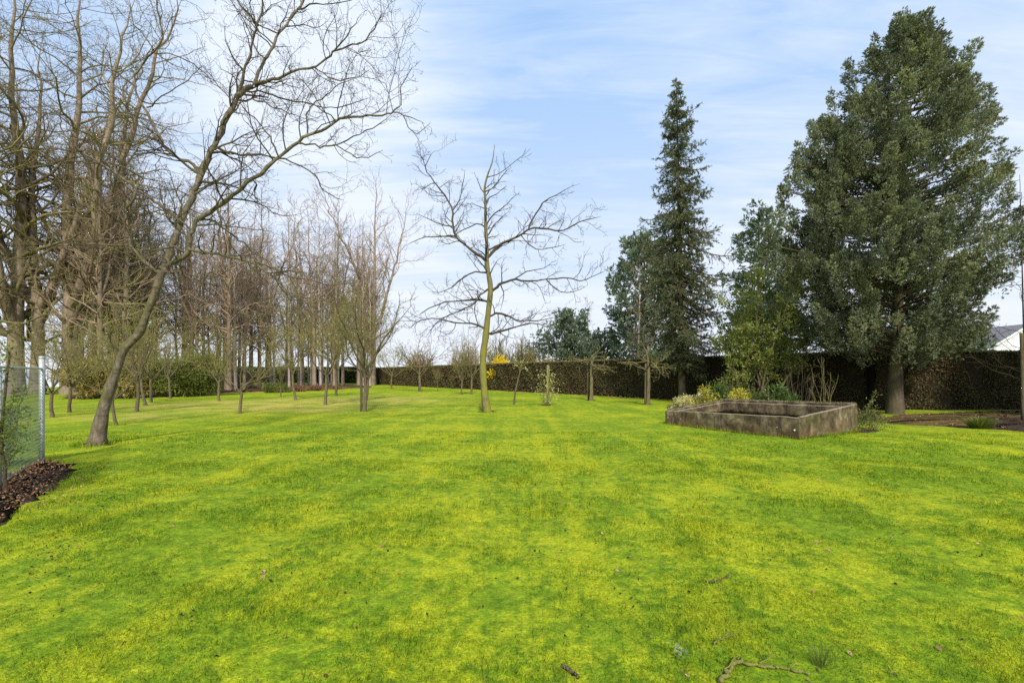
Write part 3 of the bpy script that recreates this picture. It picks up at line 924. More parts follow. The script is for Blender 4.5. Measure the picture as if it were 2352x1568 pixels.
# ------------------------------------------------------------------ generic bare trees
def bare_tree(name, h, r0, bole, n1, ang, ratio1, levels, bark, twig, seed, up=.12, forks=0, rmin=.012, lean=.02, bud=None, wander=.16, ttaper=.75):
    """an upright bare tree at the origin; levels = list of dict for grow()"""
    r = np.random.default_rng(seed)
    root = empty(name, (0, 0, 0))
    t = np.linspace(0, 1, 22)
    wob = np.cumsum(r.normal(size=(22, 2)) * lean * h * .12, axis=0)
    P = np.column_stack([wob * t[:, None], t * h])
    P[0, 2] = -.2
    R = r0 * (1 - t) ** 1.05 + rmin
    R[0] *= 1.28; R[1] *= 1.04
    gt, gc = Geo(), Geo()
    gt.add(*tubes(P, R, 9))
    stems, srad = [P], [R]
    for k_ in range(forks):
        i = r.integers(int(22 * bole), int(22 * bole) + 5)
        a = r.uniform(0, 6.28)
        m_ = 22 - i
        tt = np.linspace(0, 1, 22)
        ln = h * (1 - i / 21) * r.uniform(.8, 1.0)
        off = np.stack([np.cos(a) * tt ** .8, np.sin(a) * tt ** .8, np.zeros(22)], 1) * ln * r.uniform(.25, .42)
        Q = P[i] + off + np.column_stack([np.cumsum(r.normal(size=(22, 2)) * .01 * h, axis=0) * tt[:, None], tt * ln])
        S = R[i] * .75 * (1 - tt) ** .85 + rmin
        gt.add(*tubes(Q, S, 7))
        stems.append(Q); srad.append(S)
    P = np.array(stems); R = np.array(srad)
    a1, b1 = grow(P[:1], R[:1], count=n1, t0=bole, t1=.99, ang=ang, ratio=ratio1, n=9, wander=wander, up=up, rmin=rmin * 1.4, rr=.42, r=r, taper=ttaper)
    if forks:
        q1, q2 = grow(P[1:], R[1:], count=max(6, n1 // 2), t0=.25, t1=.99, ang=ang, ratio=ratio1, n=9, wander=wander, up=up, rmin=rmin * 1.4, rr=.42, r=r, taper=.6)
        a1 = np.concatenate([a1, q1]); b1 = np.concatenate([b1, q2])
    gc.add(*tubes(a1, b1, 5))
    cur = (a1, b1)
    for i, lv in enumerate(levels):
        kw = dict(n=5, wander=.22, up=.05, rmin=rmin * (.9 if i == 0 else .7), rr=.6, r=r)
        kw.update(lv)
        cur = grow(*cur, **kw)
        gc.add(*tubes(*cur, 3))
    mats = [twig]
    if bud:
        tips = np.concatenate([cur[0][:, -1], cur[0][:, 2]])
        tips = tips[r.uniform(size=len(tips)) < bud[1]]
        d = rand_dirs(len(tips), r)
        l_ = r.uniform(.6, 1.3, len(tips)) * bud[2]
        gc.add(*diamonds(tips, d, perp_to(d, r), l_, l_ * .55), mat=1)
        mats.append(bud[0])
    gt.build('trunk', bark, root)
    gc.build('crown', mats, root)
    return root


def place(proto, first, loc, rz, s, label, cat='tree', group=None, name=None):
    o = proto if first else copy_tree(proto)
    o.location = tuple(loc)
    o.rotation_euler = (0, 0, rz)
    o.scale = s if hasattr(s, '__len__') else (s, s, s)
    tag(o, label, cat, group)
    return o


class Pool:
    def __init__(self, protos):
        self.p, self.used = protos, [False] * len(protos)

    def put(self, i, *a, **k):
        i %= len(self.p)
        o = place(self.p[i], not self.used[i], *a, **k)
        self.used[i] = True
        return o


# big old trees at the left
lv_big = [dict(dens=1.7, ang=(30, 65), ratio=.42, n=6, lmin=.8, wander=.22, up=.03), dict(dens=2.5, ang=(30, 65), ratio=.5, n=5, lmin=.4, lmax=1.7, wander=.26), dict(dens=3.0, ang=(30, 60), ratio=.5, n=4, lmin=.2, lmax=.8)]
big = Pool([bare_tree('beech_tree', 31, .48, .12, 44, (45, 80), .30, lv_big, M['bark_wood'], M['twig_big'], 11, up=.05, forks=3, rmin=.010, lean=.05, ttaper=.45, wander=.2),
            bare_tree('beech_tree', 30, .48, .11, 46, (45, 85), .30, lv_big, M['bark_wood'], M['twig_big'], 12, up=.04, forks=4, rmin=.010, lean=.055, ttaper=.45, wander=.2)])
bigs = [(35, 907, 1.05, 0, 'massive old tree trunk behind the wire fence, nearest the frame edge'),
        (86, 906, .9, 1, 'second thick trunk right above the steel fence post'),
        (162, 905, 1.1, 0, 'broad ivy-free trunk standing where the brown bamboo begins'),
        (-90, 908, 1.0, 1, 'old tree just beyond the photo edge reaching its branches in'),
        (226, 899, .75, 1, 'slimmer old tree rising out of the brown bamboo clump'),
        (300, 896, .72, 0, 'old tree behind the dark bamboo, half hidden by the leaning trunk')]
for i, (px, py, s, v, lab) in enumerate(bigs):
    b = ground(px, py)
    big.put(v, b, 1.3 * i + .4, s, lab, group='old trees at the edge of the wood', cat='tree')

# the wood: slim tall trees
lv_wood = [dict(dens=2.0, ang=(25, 55), ratio=.42, n=5, lmin=.6, up=.05), dict(dens=3.2, ang=(25, 60), ratio=.5, n=4, lmin=.35, lmax=1.3, wander=.28)]
wood = Pool([bare_tree('slender_tree', 20, .20, .25, 44, (35, 70), .28, lv_wood, M['bark_wood'], M['twig_wood'], 21, up=.05, lean=.035, wander=.22),
             bare_tree('slender_tree', 19, .17, .3, 40, (30, 65), .28, lv_wood, M['bark_dark'], M['twig_wood'], 22, up=.06, forks=1, lean=.04, wander=.22),
             bare_tree('slender_tree', 18, .15, .2, 46, (40, 75), .26, lv_wood, M['bark_birch'], M['twig_birch'], 23, up=.03, lean=.04, wander=.22),
             bare_tree('slender_tree', 21, .24, .22, 46, (35, 70), .30, lv_wood, M['bark_dark'], M['twig_wood'], 24, up=.05, forks=2, lean=.03, wander=.22)])
named_wood = [(526, 897, 3, 1.0, 'thick brown trunk rising right of the dark bamboo'), (538, 896.5, 2, .75, 'pale thin stem leaning against the thick brown trunk by the bamboo'),
              (579, 889, 0, .95, 'brown trunk in front of the dark far hedge, between bamboo and round bush'), (596, 888, 2, 1.0, 'pale birch just left of the round clipped bush'),
              (613, 886, 3, 1.0, 'dark trunk rising straight behind the round clipped bush'), (622, 886, 2, 1.15, 'white-barked birch behind the round clipped bush')]
for px, py, v, s, lab in named_wood:
    wood.put(v, ground(px, py), px * .37, s, lab, group='tall bare trees of the wood')
r = np.random.default_rng(99)
n_w = 0
pts = []
while n_w < 100:
    px = r.uniform(175, 850)
    y0 = np.interp(px, [170, 300, 500, 850], [31, 34, 41, 60])
    Y = y0 + r.uniform(0, 30) * r.uniform(.4, 1)
    X = (px - CX) * Y / FX
    if px < 420 and r.uniform() < .35:
        n_w += 1
        continue
    if any((X - a) ** 2 + (Y - b) ** 2 < 1.3 for a, b in pts):
        continue
    pts.append((X, Y))
    right = px > 560
    v = int(r.choice([0, 1, 2, 3], p=[.2, .2, .5, .1] if right else ([.35, .3, .15, .2] if px > 420 else [.4, .35, 0, .25])))
    s = r.uniform(.72, 1.12) * (1.0 if px < 700 else 1.08)
    lab = ('pale-barked slender birch among the crowded stems of the bare wood' if v == 2 else 'brown slender bare tree among the crowded stems of the wood')
    wood.put(v, (X, Y, float(gz(X, Y))), r.uniform(0, 6.28), (s, s, s * r.uniform(.9, 1.1)), lab, group='pale birches crowding the wood' if v == 2 else 'brown stems crowding the wood')
    n_w += 1
# the tall tree at the right end of the wood
lv_t = [dict(dens=1.3, ang=(25, 50), ratio=.42, n=6, lmin=.6, up=.06), dict(dens=2.2, ang=(25, 55), ratio=.5, n=5, lmin=.3, lmax=1.4), dict(dens=2.0, ang=(25, 55), ratio=.5, n=4, lmin=.2, lmax=.6)]
tall = Pool([bare_tree('poplar_tree', 30, .38, .2, 42, (35, 62), .34, lv_t, M['bark_wood'], M['twig_wood'], 31, up=.1, forks=2, rmin=.014)])
tall.put(0, ground(857, 884), .6, 1.0, 'tallest bare tree, straight brown trunk where the long hedge ends')
tall.put(0, ground(768, 882), 2.6, .84, 'tall brown bare tree behind the orchard, left of the one at the hedge end')
tall.put(0, ground(694, 884), 4.4, .78, 'high bare tree in the wood above the red-brown heather bed')

# ------------------------------------------------------------------ orchard trees
lv_o = [dict(dens=3.2, ang=(20, 55), ratio=.55, n=5, lmin=.25, wander=.28, up=.12), dict(dens=5.5, ang=(25, 60), ratio=.5, n=4, lmin=.14, lmax=.7, wander=.3, up=.12), dict(dens=3.8, ang=(30, 60), ratio=.5, n=3, lmin=.08, lmax=.25, wander=.3)]


def orchard_proto(seed, h=4.0, bole=.33, n1=8, ang=(28, 52), flat=False, bud=.5):
    """short stem with a vase of limbs"""
    r = np.random.default_rng(seed)
    root = empty('fruit_tree', (0, 0, 0))
    tb = np.linspace(0, 1, 10)
    hb = h * bole
    P = np.column_stack([np.cumsum(r.normal(size=(10, 2)) * .014, axis=0), tb * hb])
    P[:, 0] += .07 * h * .25 * np.sin(tb * 2.2) * r.choice([-1, 1])
    P[0] = (0, 0, -.05)
    R = np.linspace(.082, .062, 10); R[0] *= 1.35; R[-1] *= 1.15
    gt, gc = Geo(), Geo()
    gt.add(*tubes(P, R, 9))
    Q, S = [], []
    for k in range(n1):
        a = k * 2.4 + r.uniform(-.4, .4)
        th = math.radians(r.uniform(*ang) if k else 6)
        ln = (h - hb) / max(.45, math.cos(th)) * r.uniform(.75, 1.0) if not flat else h * r.uniform(.3, .5)
        d = np.array([math.cos(a) * math.sin(th), math.sin(a) * math.sin(th), math.cos(th)])
        p = P[-1 - (k % 3)].copy(); pp = [p]
        for s in range(8):
            d = unit(d + .17 * r.normal(size=3) + np.array([0, 0, .10 if not flat else -.02]))
            p = p + d * ln / 8
            pp.append(p)
        Q.append(pp); S.append(np.linspace(.036, .007, 9))
    Q = np.array(Q); S = np.array(S)
    gt.add(*tubes(Q, S, 6))
    cur = (Q, S)
    for i, lv in enumerate(lv_o):
        kw = dict(rmin=[.009, .0065, .0055][i], rr=.55, r=r); kw.update(lv)
        if flat:
            kw['up'] = .02; kw['flat'] = .4
        cur = grow(*cur, **kw)
        gc.add(*tubes(*cur, 3))
    tips = cur[0][:, -1][r.uniform(size=len(cur[0])) < bud]
    d = rand_dirs(len(tips), r)
    l_ = r.uniform(.035, .075, len(tips))
    gc.add(*diamonds(tips, d, perp_to(d, r), l_, l_ * .6), mat=1)
    gt.build('trunk', M['bark_orchard'], root)
    gc.build('crown', [M['twig_orchard'], M['bud']], root)
    return root


orch = Pool([orchard_proto(41, n1=8), orchard_proto(42, n1=7, ang=(35, 60)), orchard_proto(43, n1=9, ang=(20, 45)), orchard_proto(44, n1=6, ang=(40, 65), bud=.8)])
# base px, base py, top py, half width px, variant, yaw, label
ORCH = [
    (120, 957, 742, 80, 1, .4, 'small forked bare tree with crooked limbs just beyond the steel fence post'),
    (160, 946, 735, 75, 0, 2.2, 'slim dark fruit tree with one low limb reaching right, by the brown bamboo'),
    (268, 976, 770, 75, 3, 3.9, 'fruit tree half hidden behind the foot of the leaning tree'),
    (314, 946, 690, 85, 2, 5.1, 'fruit tree with a straight stem just right of the leaning trunk'),
    (335, 931, 715, 70, 0, .9, 'leaning thin fruit tree, front one of a close pair before the dark bamboo'),
    (347, 924, 725, 65, 1, 1.9, 'thin fruit tree behind its close twin before the dark bamboo'),
    (391, 915, 745, 55, 2, 2.7, 'small fruit tree with a pale stem against the dark bamboo'),
    (504, 921, 765, 58, 3, 3.3, 'small budding tree at the right end of the dark bamboo'),
    (550, 949, 765, 78, 1, 4.6, 'budding fruit tree with a curved dark stem alone in front of the wood'),
    (645, 911, 805, 34, 2, 5.5, 'low young fruit tree standing before the round clipped bush'),
    (679, 918, 690, 60, 0, .2, 'fruit tree with a tall narrow crown before the heather bed'),
    (747, 929, 690, 78, 3, 1.4, 'fruit tree with forked stem at the right end of the heather bed'),
    (772, 909, 690, 66, 1, 2.1, 'stout fruit tree with a thick stem set back behind the forked one'),
    (836, 945, 632, 100, 0, 3.6, 'largest orchard tree, vase-shaped crown beside a dark stake'),
    (842, 919, 740, 60, 2, 4.9, 'fruit tree with a pale stem right behind the largest orchard tree'),
    (899, 893, 790, 42, 1, .7, 'small fruit tree before the far end of the long hedge'),
    (967, 899, 770, 62, 0, 1.1, 'fruit tree before the hedge with upswept limbs over a russet shrub'),
    (1005, 899, 838, 16, 2, 2.9, 'thinnest sapling before the misty stretch of hedge'),
    (1058, 906, 795, 42, 2, 3.1, 'thin pale sapling left of its leaning neighbour near the mossy tree'),
    (1081, 906, 770, 52, 3, 5.9, 'leaning pale sapling just left of the mossy tree trunk'),
]
for px, py, top, hw, v, yaw, lab in ORCH:
    b = ground(px, py); Y = b[1]
    H = (py - top) * Y / FX
    Wd = hw * Y / FX
    sz = H / 4.2
    sx = min(max(Wd / 1.75, .35 * sz), 1.2 * sz)
    sx = max(sx, .5 * sz)
    o_ = orch.put(v, b, yaw, (sx, sx, sz), lab, group='small fruit trees of the orchard')
    o_.rotation_euler = (.06 * math.sin(px * 1.7), .06 * math.cos(px * 2.3), yaw)

flat_pool = Pool([orchard_proto(51, h=3.2, bole=.72, n1=11, ang=(65, 95), flat=True, bud=.35), orchard_proto(52, h=3.2, bole=.68, n1=12, ang=(60, 95), flat=True, bud=.35)])
flat_pool.put(0, ground(1358, 920), .5, (1.35, 1.35, 1.0), 'flat-topped apple tree with one stake before the hedge, left of its twin', group='flat-topped apple trees before the hedge')
flat_pool.put(1, ground(1488, 929), 2.1, (1.15, 1.15, .98), 'flat-topped apple tree with dark twisted limbs left of the spruce', group='flat-topped apple trees before the hedge')


def leaning_sapling():
    b = ground(1180, 928)
    root = tag(empty('sapling', tuple(b)), 'thin sapling leaning right with pale bud clusters, between mossy tree and stake', 'tree')
    r = np.random.default_rng(61)
    Y = b[1]
    pts = np.array([at(x, y, Y) - b for x, y in ((1180, 928), (1183, 905), (1188, 880), (1194, 856), (1199, 838))])
    pts[0, 2] = -.05
    P = catmull(pts, 12); R = np.linspace(.055, .02, 12)
    Geo().add(*tubes(P, R, 7)).build('trunk', M['bark_orchard'], root)
    gc = Geo()
    a1, b1 = grow(P[None], R[None], count=9, t0=.75, ang=(40, 85), ratio=.45, n=6, wander=.3, rmin=.007, lmin=.4, lmax=1.3, r=r)
    a2, b2 = grow(a1, b1, dens=5, ang=(30, 70), ratio=.5, n=4, rmin=.005, lmin=.1, r=r)
    gc.add(*tubes(a1, b1, 4)); gc.add(*tubes(a2, b2, 3))
    tips = np.concatenate([a2[:, -1], a2[:, 2], a1[:, -1], a1[:, 3]])
    d = rand_dirs(len(tips), r); l_ = r.uniform(.05, .11, len(tips))
    gc.add(*diamonds(tips, d, perp_to(d, r), l_, l_ * .6), mat=1)
    gc.build('crown', [M['twig_orchard'], M['cream']], root)


leaning_sapling()


def stake(px0, py0, px1, py1, rpx, lab, mat, grp='wooden tree stakes'):
    b = ground(px0, py0); Y = b[1]
    top = at(px1, py1, Y) - b
    rr = rpx * Y / FX
    t = np.linspace(0, 1, 8)[:, None]
    P = t * top[None]; P[0, 2] = -.1
    g = Geo().add(*capped(P, np.full(8, rr) * (1 + .05 * rng.normal(size=8)), 9))
    tag(g.build('wooden_stake', mat, loc=tuple(b)), lab, 'stake', grp)


stake(1258, 926, 1259, 838, 3.2, 'green mossy stake standing in the leafy young shrub', M['stake'])
stake(1352, 919, 1350, 832, 2.6, 'thin stake beside the flat-topped apple tree, left of its stem', M['darkstake'])
stake(1482, 929, 1483, 834, 2.4, 'dark stake close to the apple tree stem left of the spruce', M['darkstake'])
stake(830, 945, 830, 858, 2.9, 'dark stake beside the largest vase-shaped orchard tree', M['darkstake'])
stake(2350, 968, 2346, 765, 3.4, 'tall mossy post in the dark bed at the hedge, near the house gable', M['darkstake'], None)
stake(962, 898, 962, 840, 1.6, 'grey stake beside the orchard tree over the russet shrub', M['darkstake'])

# ------------------------------------------------------------------ conifers
def clump_tree(name, label, base, prof, Y, mat, bark, trunk_r, trunk_top, n_clump, rad, spray, per, seed, tilt=(0.2, .75), crown_c=None, depthf=1.0, group=None, shell=.45, K=6, cat='conifer', wd=.28, spires=(), sweep=(0, 0, 0), gaps=0.0, plume=0.0):
    """prof: list of (py, left px, right px) of the crown outline"""
    r = np.random.default_rng(seed)
    root = tag(empty(name, tuple(base)), label, cat, group)
    prof = sorted(prof)
    pyv = np.array([p[0] for p in prof]); L = np.array([p[1] for p in prof]); R = np.array([p[2] for p in prof])
    s = Y / FX
    wts = (R - L) * np.maximum(.25, 1.0)
    grid = np.linspace(pyv[0], pyv[-1], 300)
    ww = np.interp(grid, pyv, R - L) + 6
    cdf = np.cumsum(ww) / ww.sum()
    py = np.interp(r.uniform(0, 1, n_clump), cdf, grid)
    l_, r_ = np.interp(py, pyv, L), np.interp(py, pyv, R)
    cx, hw = (l_ + r_) / 2, (r_ - l_) / 2
    a = r.uniform(0, 2 * math.pi, n_clump)
    q = np.maximum(0, 1 - np.abs(r.normal(size=n_clump)) * shell) * r.uniform(.86, 1.05, n_clump)
    q = np.clip(q, 0, 1.06)
    cl_r = rad * r.uniform(.55, 1.25, n_clump) * np.clip(hw * s / (rad * 2.0), .45, 1)
    D = math.hypot(base[0], base[1])
    aL, aR = np.arctan((l_ - CX) / FX), np.arctan((r_ - CX) / FX)
    ac = (aL + aR) / 2
    hwm = np.maximum(D * np.sin((aR - aL) / 2) - cl_r * .25, .05)
    lat, fwd = np.cos(a) * q * hwm, np.sin(a) * q * hwm * depthf
    x = D * np.sin(ac) + np.cos(ac) * lat + np.sin(ac) * fwd - base[0]
    y = D * np.cos(ac) - np.sin(ac) * lat + np.cos(ac) * fwd - base[1]
    z = CAMH + (HY - py) * s - base[2]
    cen = np.stack([x, y, z], 1)
    if gaps:
        fld = np.sin(a * 3.1 + z * 1.15) * np.sin(z * 1.9 - a * 2.0 + 1.0) + .6 * np.sin(a * 5.3 - z * 2.3)
        kp = (fld > -1.0 + gaps * 2.0) | (r.uniform(size=n_clump) < .25)
        cen, a, cl_r, hw = cen[kp], a[kp], cl_r[kp], hw[kp]
    for sx_, st_, sb_, shw, sn in spires:
        q_ = r.uniform(0, 1, sn)
        aa = r.uniform(0, 6.28, sn)
        w_ = shw * q_ * s * .7
        cen = np.concatenate([cen, np.stack([(sx_ - CX) * s - base[0] + np.cos(aa) * w_, Y + np.sin(aa) * w_ - base[1] + 0 * aa, CAMH + (HY - (st_ + (sb_ - st_) * q_)) * s - base[2]], 1)])
        a = np.concatenate([a, aa]); cl_r = np.concatenate([cl_r, (.14 + .26 * q_) * np.ones(sn)])
    n_clump = len(cen)
    outd = unit(np.column_stack([cen[:, :2] - np.array([np.interp(cen[:, 2], [0, cen[:, 2].max()], [0, (np.interp(trunk_top, pyv, (L + R) / 2) - CX) * s - base[0]]), np.zeros(n_clump)]).T, np.zeros(n_clump)]) + 1e-6)
    # limbs
    gl = Geo()
    Pt = np.column_stack([np.interp(np.linspace(0, 1, 16), [0, 1], [0, (np.interp(trunk_top, pyv, (L + R) / 2) - CX) * s - base[0]]), np.zeros(16), np.linspace(-.1, CAMH + (HY - trunk_top) * s - base[2], 16)])
    Rt = trunk_r * (1 - np.linspace(0, 1, 16) * .93); Rt[0] *= 1.35; Rt[1] *= 1.08
    gl.add(*tubes(Pt, Rt, 12))
    sel = np.arange(0, n_clump, 3)
    t = np.linspace(0, 1, 6)[None, :, None]
    zz_ = np.maximum(cen[sel, 2] - np.linalg.norm(cen[sel, :2], axis=1) * .25, cen[:, 2].min() * .95)
    st = np.stack([np.interp(zz_, Pt[:, 2], Pt[:, 0]), np.zeros(len(sel)), zz_], 1)
    B = st[:, None] * (1 - t) + cen[sel][:, None] * t
    gl.add(*tubes(B, np.linspace(.05, .012, 6)[None].repeat(len(sel), 0) * trunk_r / .3, 4))
    gl.build('trunk', bark, root)
    # foliage
    cnt = np.maximum(6, (per * (cl_r / rad) ** 2 * r.uniform(.6, 1.2, n_clump)).astype(int))
    cid = np.repeat(np.arange(n_clump), cnt)
    o = rand_dirs(len(cid), r) * (r.uniform(0, 1, len(cid)) ** .3)[:, None]
    o = o * np.array([1.15, 1.15, .75])
    p = cen[cid] + o * cl_r[cid][:, None]
    d = unit(outd[cid] * .6 + o * 1.1 + np.array([0, 0, 1.0]) * r.uniform(tilt[0], tilt[1], len(cid))[:, None] + np.array(sweep) + .35 * r.normal(size=o.shape))
    if plume:
        axis = unit(outd * r.uniform(.45, 1.1, n_clump)[:, None] + np.array([0, 0, 1.0]) * r.uniform(.35, .95, n_clump)[:, None] + np.array(sweep) + .25 * r.normal(size=(n_clump, 3)))
        tq = r.uniform(0, 1, len(cid)) ** .8
        rad_ = perp_to(axis[cid], r)
        rr_ = cl_r[cid] * .62 * np.sqrt(r.uniform(.15, 1, len(cid))) * (1.05 - tq) ** .6
        p = cen[cid] + axis[cid] * ((tq - .45) * 2.1 * cl_r[cid] * plume)[:, None] + rad_ * rr_[:, None]
        d = unit(axis[cid] * .75 + rad_ * .7 + .3 * r.normal(size=rad_.shape))
    ln = spray * r.uniform(.6, 1.35, len(cid))
    gc = Geo()
    gc.add(*sprays(p, d, ln, K, 42, wd, r))
    gc.build('crown', mat, root)
    return root


bc = ground(2055, 950)
cypress = clump_tree('cypress_tree', 'huge dark cypress with a bare lower trunk standing beside the hedge', bc,
           [(38, 2072, 2090), (58, 2056, 2100), (75, 2035, 2128), (110, 2008, 2142), (150, 1985, 2160), (185, 1955, 2215), (215, 1935, 2262), (250, 1915, 2268), (300, 1872, 2268), (350, 1840, 2292), (400, 1822, 2302),
            (450, 1806, 2314), (500, 1794, 2326), (560, 1776, 2345), (610, 1762, 2358), (650, 1756, 2330), (700, 1760, 2305), (740, 1770, 2295), (775, 1810, 2290), (805, 1870, 2275), (822, 1990, 2170)],
           bc[1], M['cypress'], M['bark_conifer'], .235, 40, 1250, .48, .11, 210, 71, tilt=(.1, .7), shell=.36, depthf=.95, K=7, wd=.30, sweep=(.22, 0, .10), gaps=.25, plume=1.15,
           spires=[(2080, 34, 140, 26, 26), (2128, 76, 170, 20, 18), (1953, 138, 260, 18, 18), (2213, 138, 250, 22, 20), (2165, 165, 260, 22, 14), (1868, 280, 380, 24, 16), (2290, 330, 420, 18, 14), (1805, 420, 520, 22, 16), (1912, 214, 320, 16, 16), (1838, 330, 430, 18, 14), (2262, 196, 290, 16, 16), (2312, 420, 510, 16, 14), (2345, 520, 600, 14, 12), (2010, 84, 170, 16, 14), (2150, 100, 190, 14, 14), (1770, 520, 600, 18, 14)])
neighbour = copy_tree(cypress)
neighbour.location = (22.3, 13.3, 0)
neighbour.rotation_euler = (0, 0, 1.9)
neighbour.scale = (.95, .95, .95)
tag(neighbour, 'second dark cypress standing beyond the photo edge, shading the bare soil', 'conifer')

def spruce():
    base = ground(1567, 922)
    Y = base[1]; s = Y / FX
    r = np.random.default_rng(81)
    root = tag(empty('spruce_tree', tuple(base)), 'narrow tall spruce with drooping branches before the hedge', 'conifer')
    H = (922 - 178) * s
    lean = (1553 - 1567) * s
    tt = np.linspace(0, 1, 20)
    Pt = np.column_stack([lean * tt ** 1.2, np.zeros(20), tt * H]); Pt[0, 2] = -.1
    Geo().add(*tubes(Pt, .20 * (1 - tt * .95) + .006, 10)).build('trunk', M['bark_conifer'], root)
    pys = np.array([182, 205, 225, 250, 270, 300, 330, 380, 430, 480, 530, 580, 640, 700, 760, 800, 835])
    hws = np.array([2, 6, 14, 28, 40, 30, 37, 64, 54, 70, 92, 102, 102, 88, 88, 68, 48])
    B, S, bl = [], [], []
    py = 190.0
    while py < 838:
        hw = np.interp(py, pys, hws)
        nb = 9 if py > 260 else 5
        a0 = r.uniform(0, 6.28)
        for k in range(nb):
            ln = hw * s * r.choice([.5, .75, 1.0, 1.3], p=[.3, .35, .2, .15])
            a = a0 + k * 6.28 / nb + r.uniform(-.4, .4)
            z0 = (922 - py) * s + r.uniform(-.2, .2)
            u = np.linspace(0, 1, 8)
            top = 1 - np.clip((py - 180) / 300, 0, 1)
            sag = (-.62 + .8 * top) * ln
            zz_ = z0 + sag * u + .28 * ln * u ** 3
            x0 = lean * (z0 / H) ** 1.2
            B.append(np.column_stack([x0 + np.cos(a) * ln * u, np.sin(a) * ln * u, zz_])); S.append(np.linspace(.035, .008, 8) * (.4 + hw / 100)); bl.append(ln)
        py += (17 if py > 260 else 10) * r.uniform(.75, 1.35)
    B = np.array(B); S = np.array(S)
    gc = Geo()
    gc.add(*tubes(B, S, 4), mat=1)
    # side twigs, hanging on the lower branches
    tw, tr = grow(B, S, dens=9.5, t0=.12, ang=(45, 80), ratio=.30, n=4, wander=.12, up=-.20, rmin=.006, lmin=.14, lmax=.75, flat=.5, r=r, taper=.5)
    gc.add(*tubes(tw, tr, 3), mat=1)
    m_ = np.concatenate([tw, tw * .5 + np.roll(tw, -1, 1) * .5], 1)[:, [0, 1, 2, 3, 4, 5]]
    p = m_.reshape(-1, 3)
    d = np.repeat(unit(tw[:, -1] - tw[:, 0]), 6, axis=0)
    p = p + r.normal(size=p.shape) * .015
    d = unit(d + .35 * r.normal(size=d.shape) + np.array([0, 0, -.15]))
    gc.add(*sprays(p, d, np.full(len(p), .18) * r.uniform(.7, 1.3, len(p)), 6, 36, .22, r))
    tipP = B[:, -3:].reshape(-1, 3); d = np.repeat(unit(B[:, -1] - B[:, -2]), 3, axis=0)
    gc.add(*sprays(tipP, unit(d + .2 * r.normal(size=d.shape)), np.full(len(tipP), .20), 6, 45, .2, r))
    gc.build('crown', [M['spruce'], M['bark_conifer']], root)


spruce()
GRP = 'conifers beyond the hedge'


def far_conifer(lab, px, Y, prof, n, rad, spray, per, seed, mat='conifer_far', group=GRP):
    b = np.array([(px - CX) * Y / FX, Y, 0.0])
    clump_tree('conifer_tree', lab, b, prof, Y, M[mat], M['bark_conifer'], .25, prof[0][0] + 10, n, rad, spray, per, seed, tilt=(.1, .7), group=group, shell=.4, K=5, wd=.32, plume=1.0)


far_conifer('broad blue-green conifer behind the hedge left of the spruce', 1470, 40,
            [(520, 1476, 1490), (560, 1445, 1520), (620, 1408, 1550), (680, 1392, 1560), (720, 1395, 1565), (760, 1405, 1570), (830, 1400, 1580)], 190, .95, .5, 42, 91)
far_conifer('blue-green conifer behind the hedge between the spruce and the cypress', 1745, 32,
            [(468, 1735, 1748), (500, 1712, 1775), (560, 1692, 1810), (620, 1675, 1830), (700, 1665, 1850), (790, 1660, 1860), (830, 1660, 1860)], 170, .75, .42, 42, 92)
far_conifer('low rounded dark conifer above the hedge, right of the yellow shrub', 1298, 46,
            [(712, 1310, 1330), (735, 1275, 1350), (765, 1245, 1370), (800, 1236, 1385), (835, 1236, 1385)], 130, .8, .42, 42, 93, 'conifer_far')
far_conifer('low conifer squeezed between the rounded one and the broad one', 1385, 48,
            [(742, 1385, 1395), (770, 1362, 1410), (800, 1350, 1430), (835, 1350, 1440)], 60, .8, .42, 38, 94)
far_conifer('dark little conifer top just left of the rounded one', 1232, 50,
            [(768, 1221, 1227), (790, 1212, 1238), (835, 1205, 1250)], 28, .55, .35, 34, 95)
far_conifer('dark conifer filling the gap under the cypress above the hedge', 2010, 27,
            [(690, 1880, 1960), (730, 1860, 2150), (770, 1850, 2260), (800, 1850, 2270), (830, 1850, 2270)], 120, .6, .36, 40, 96)

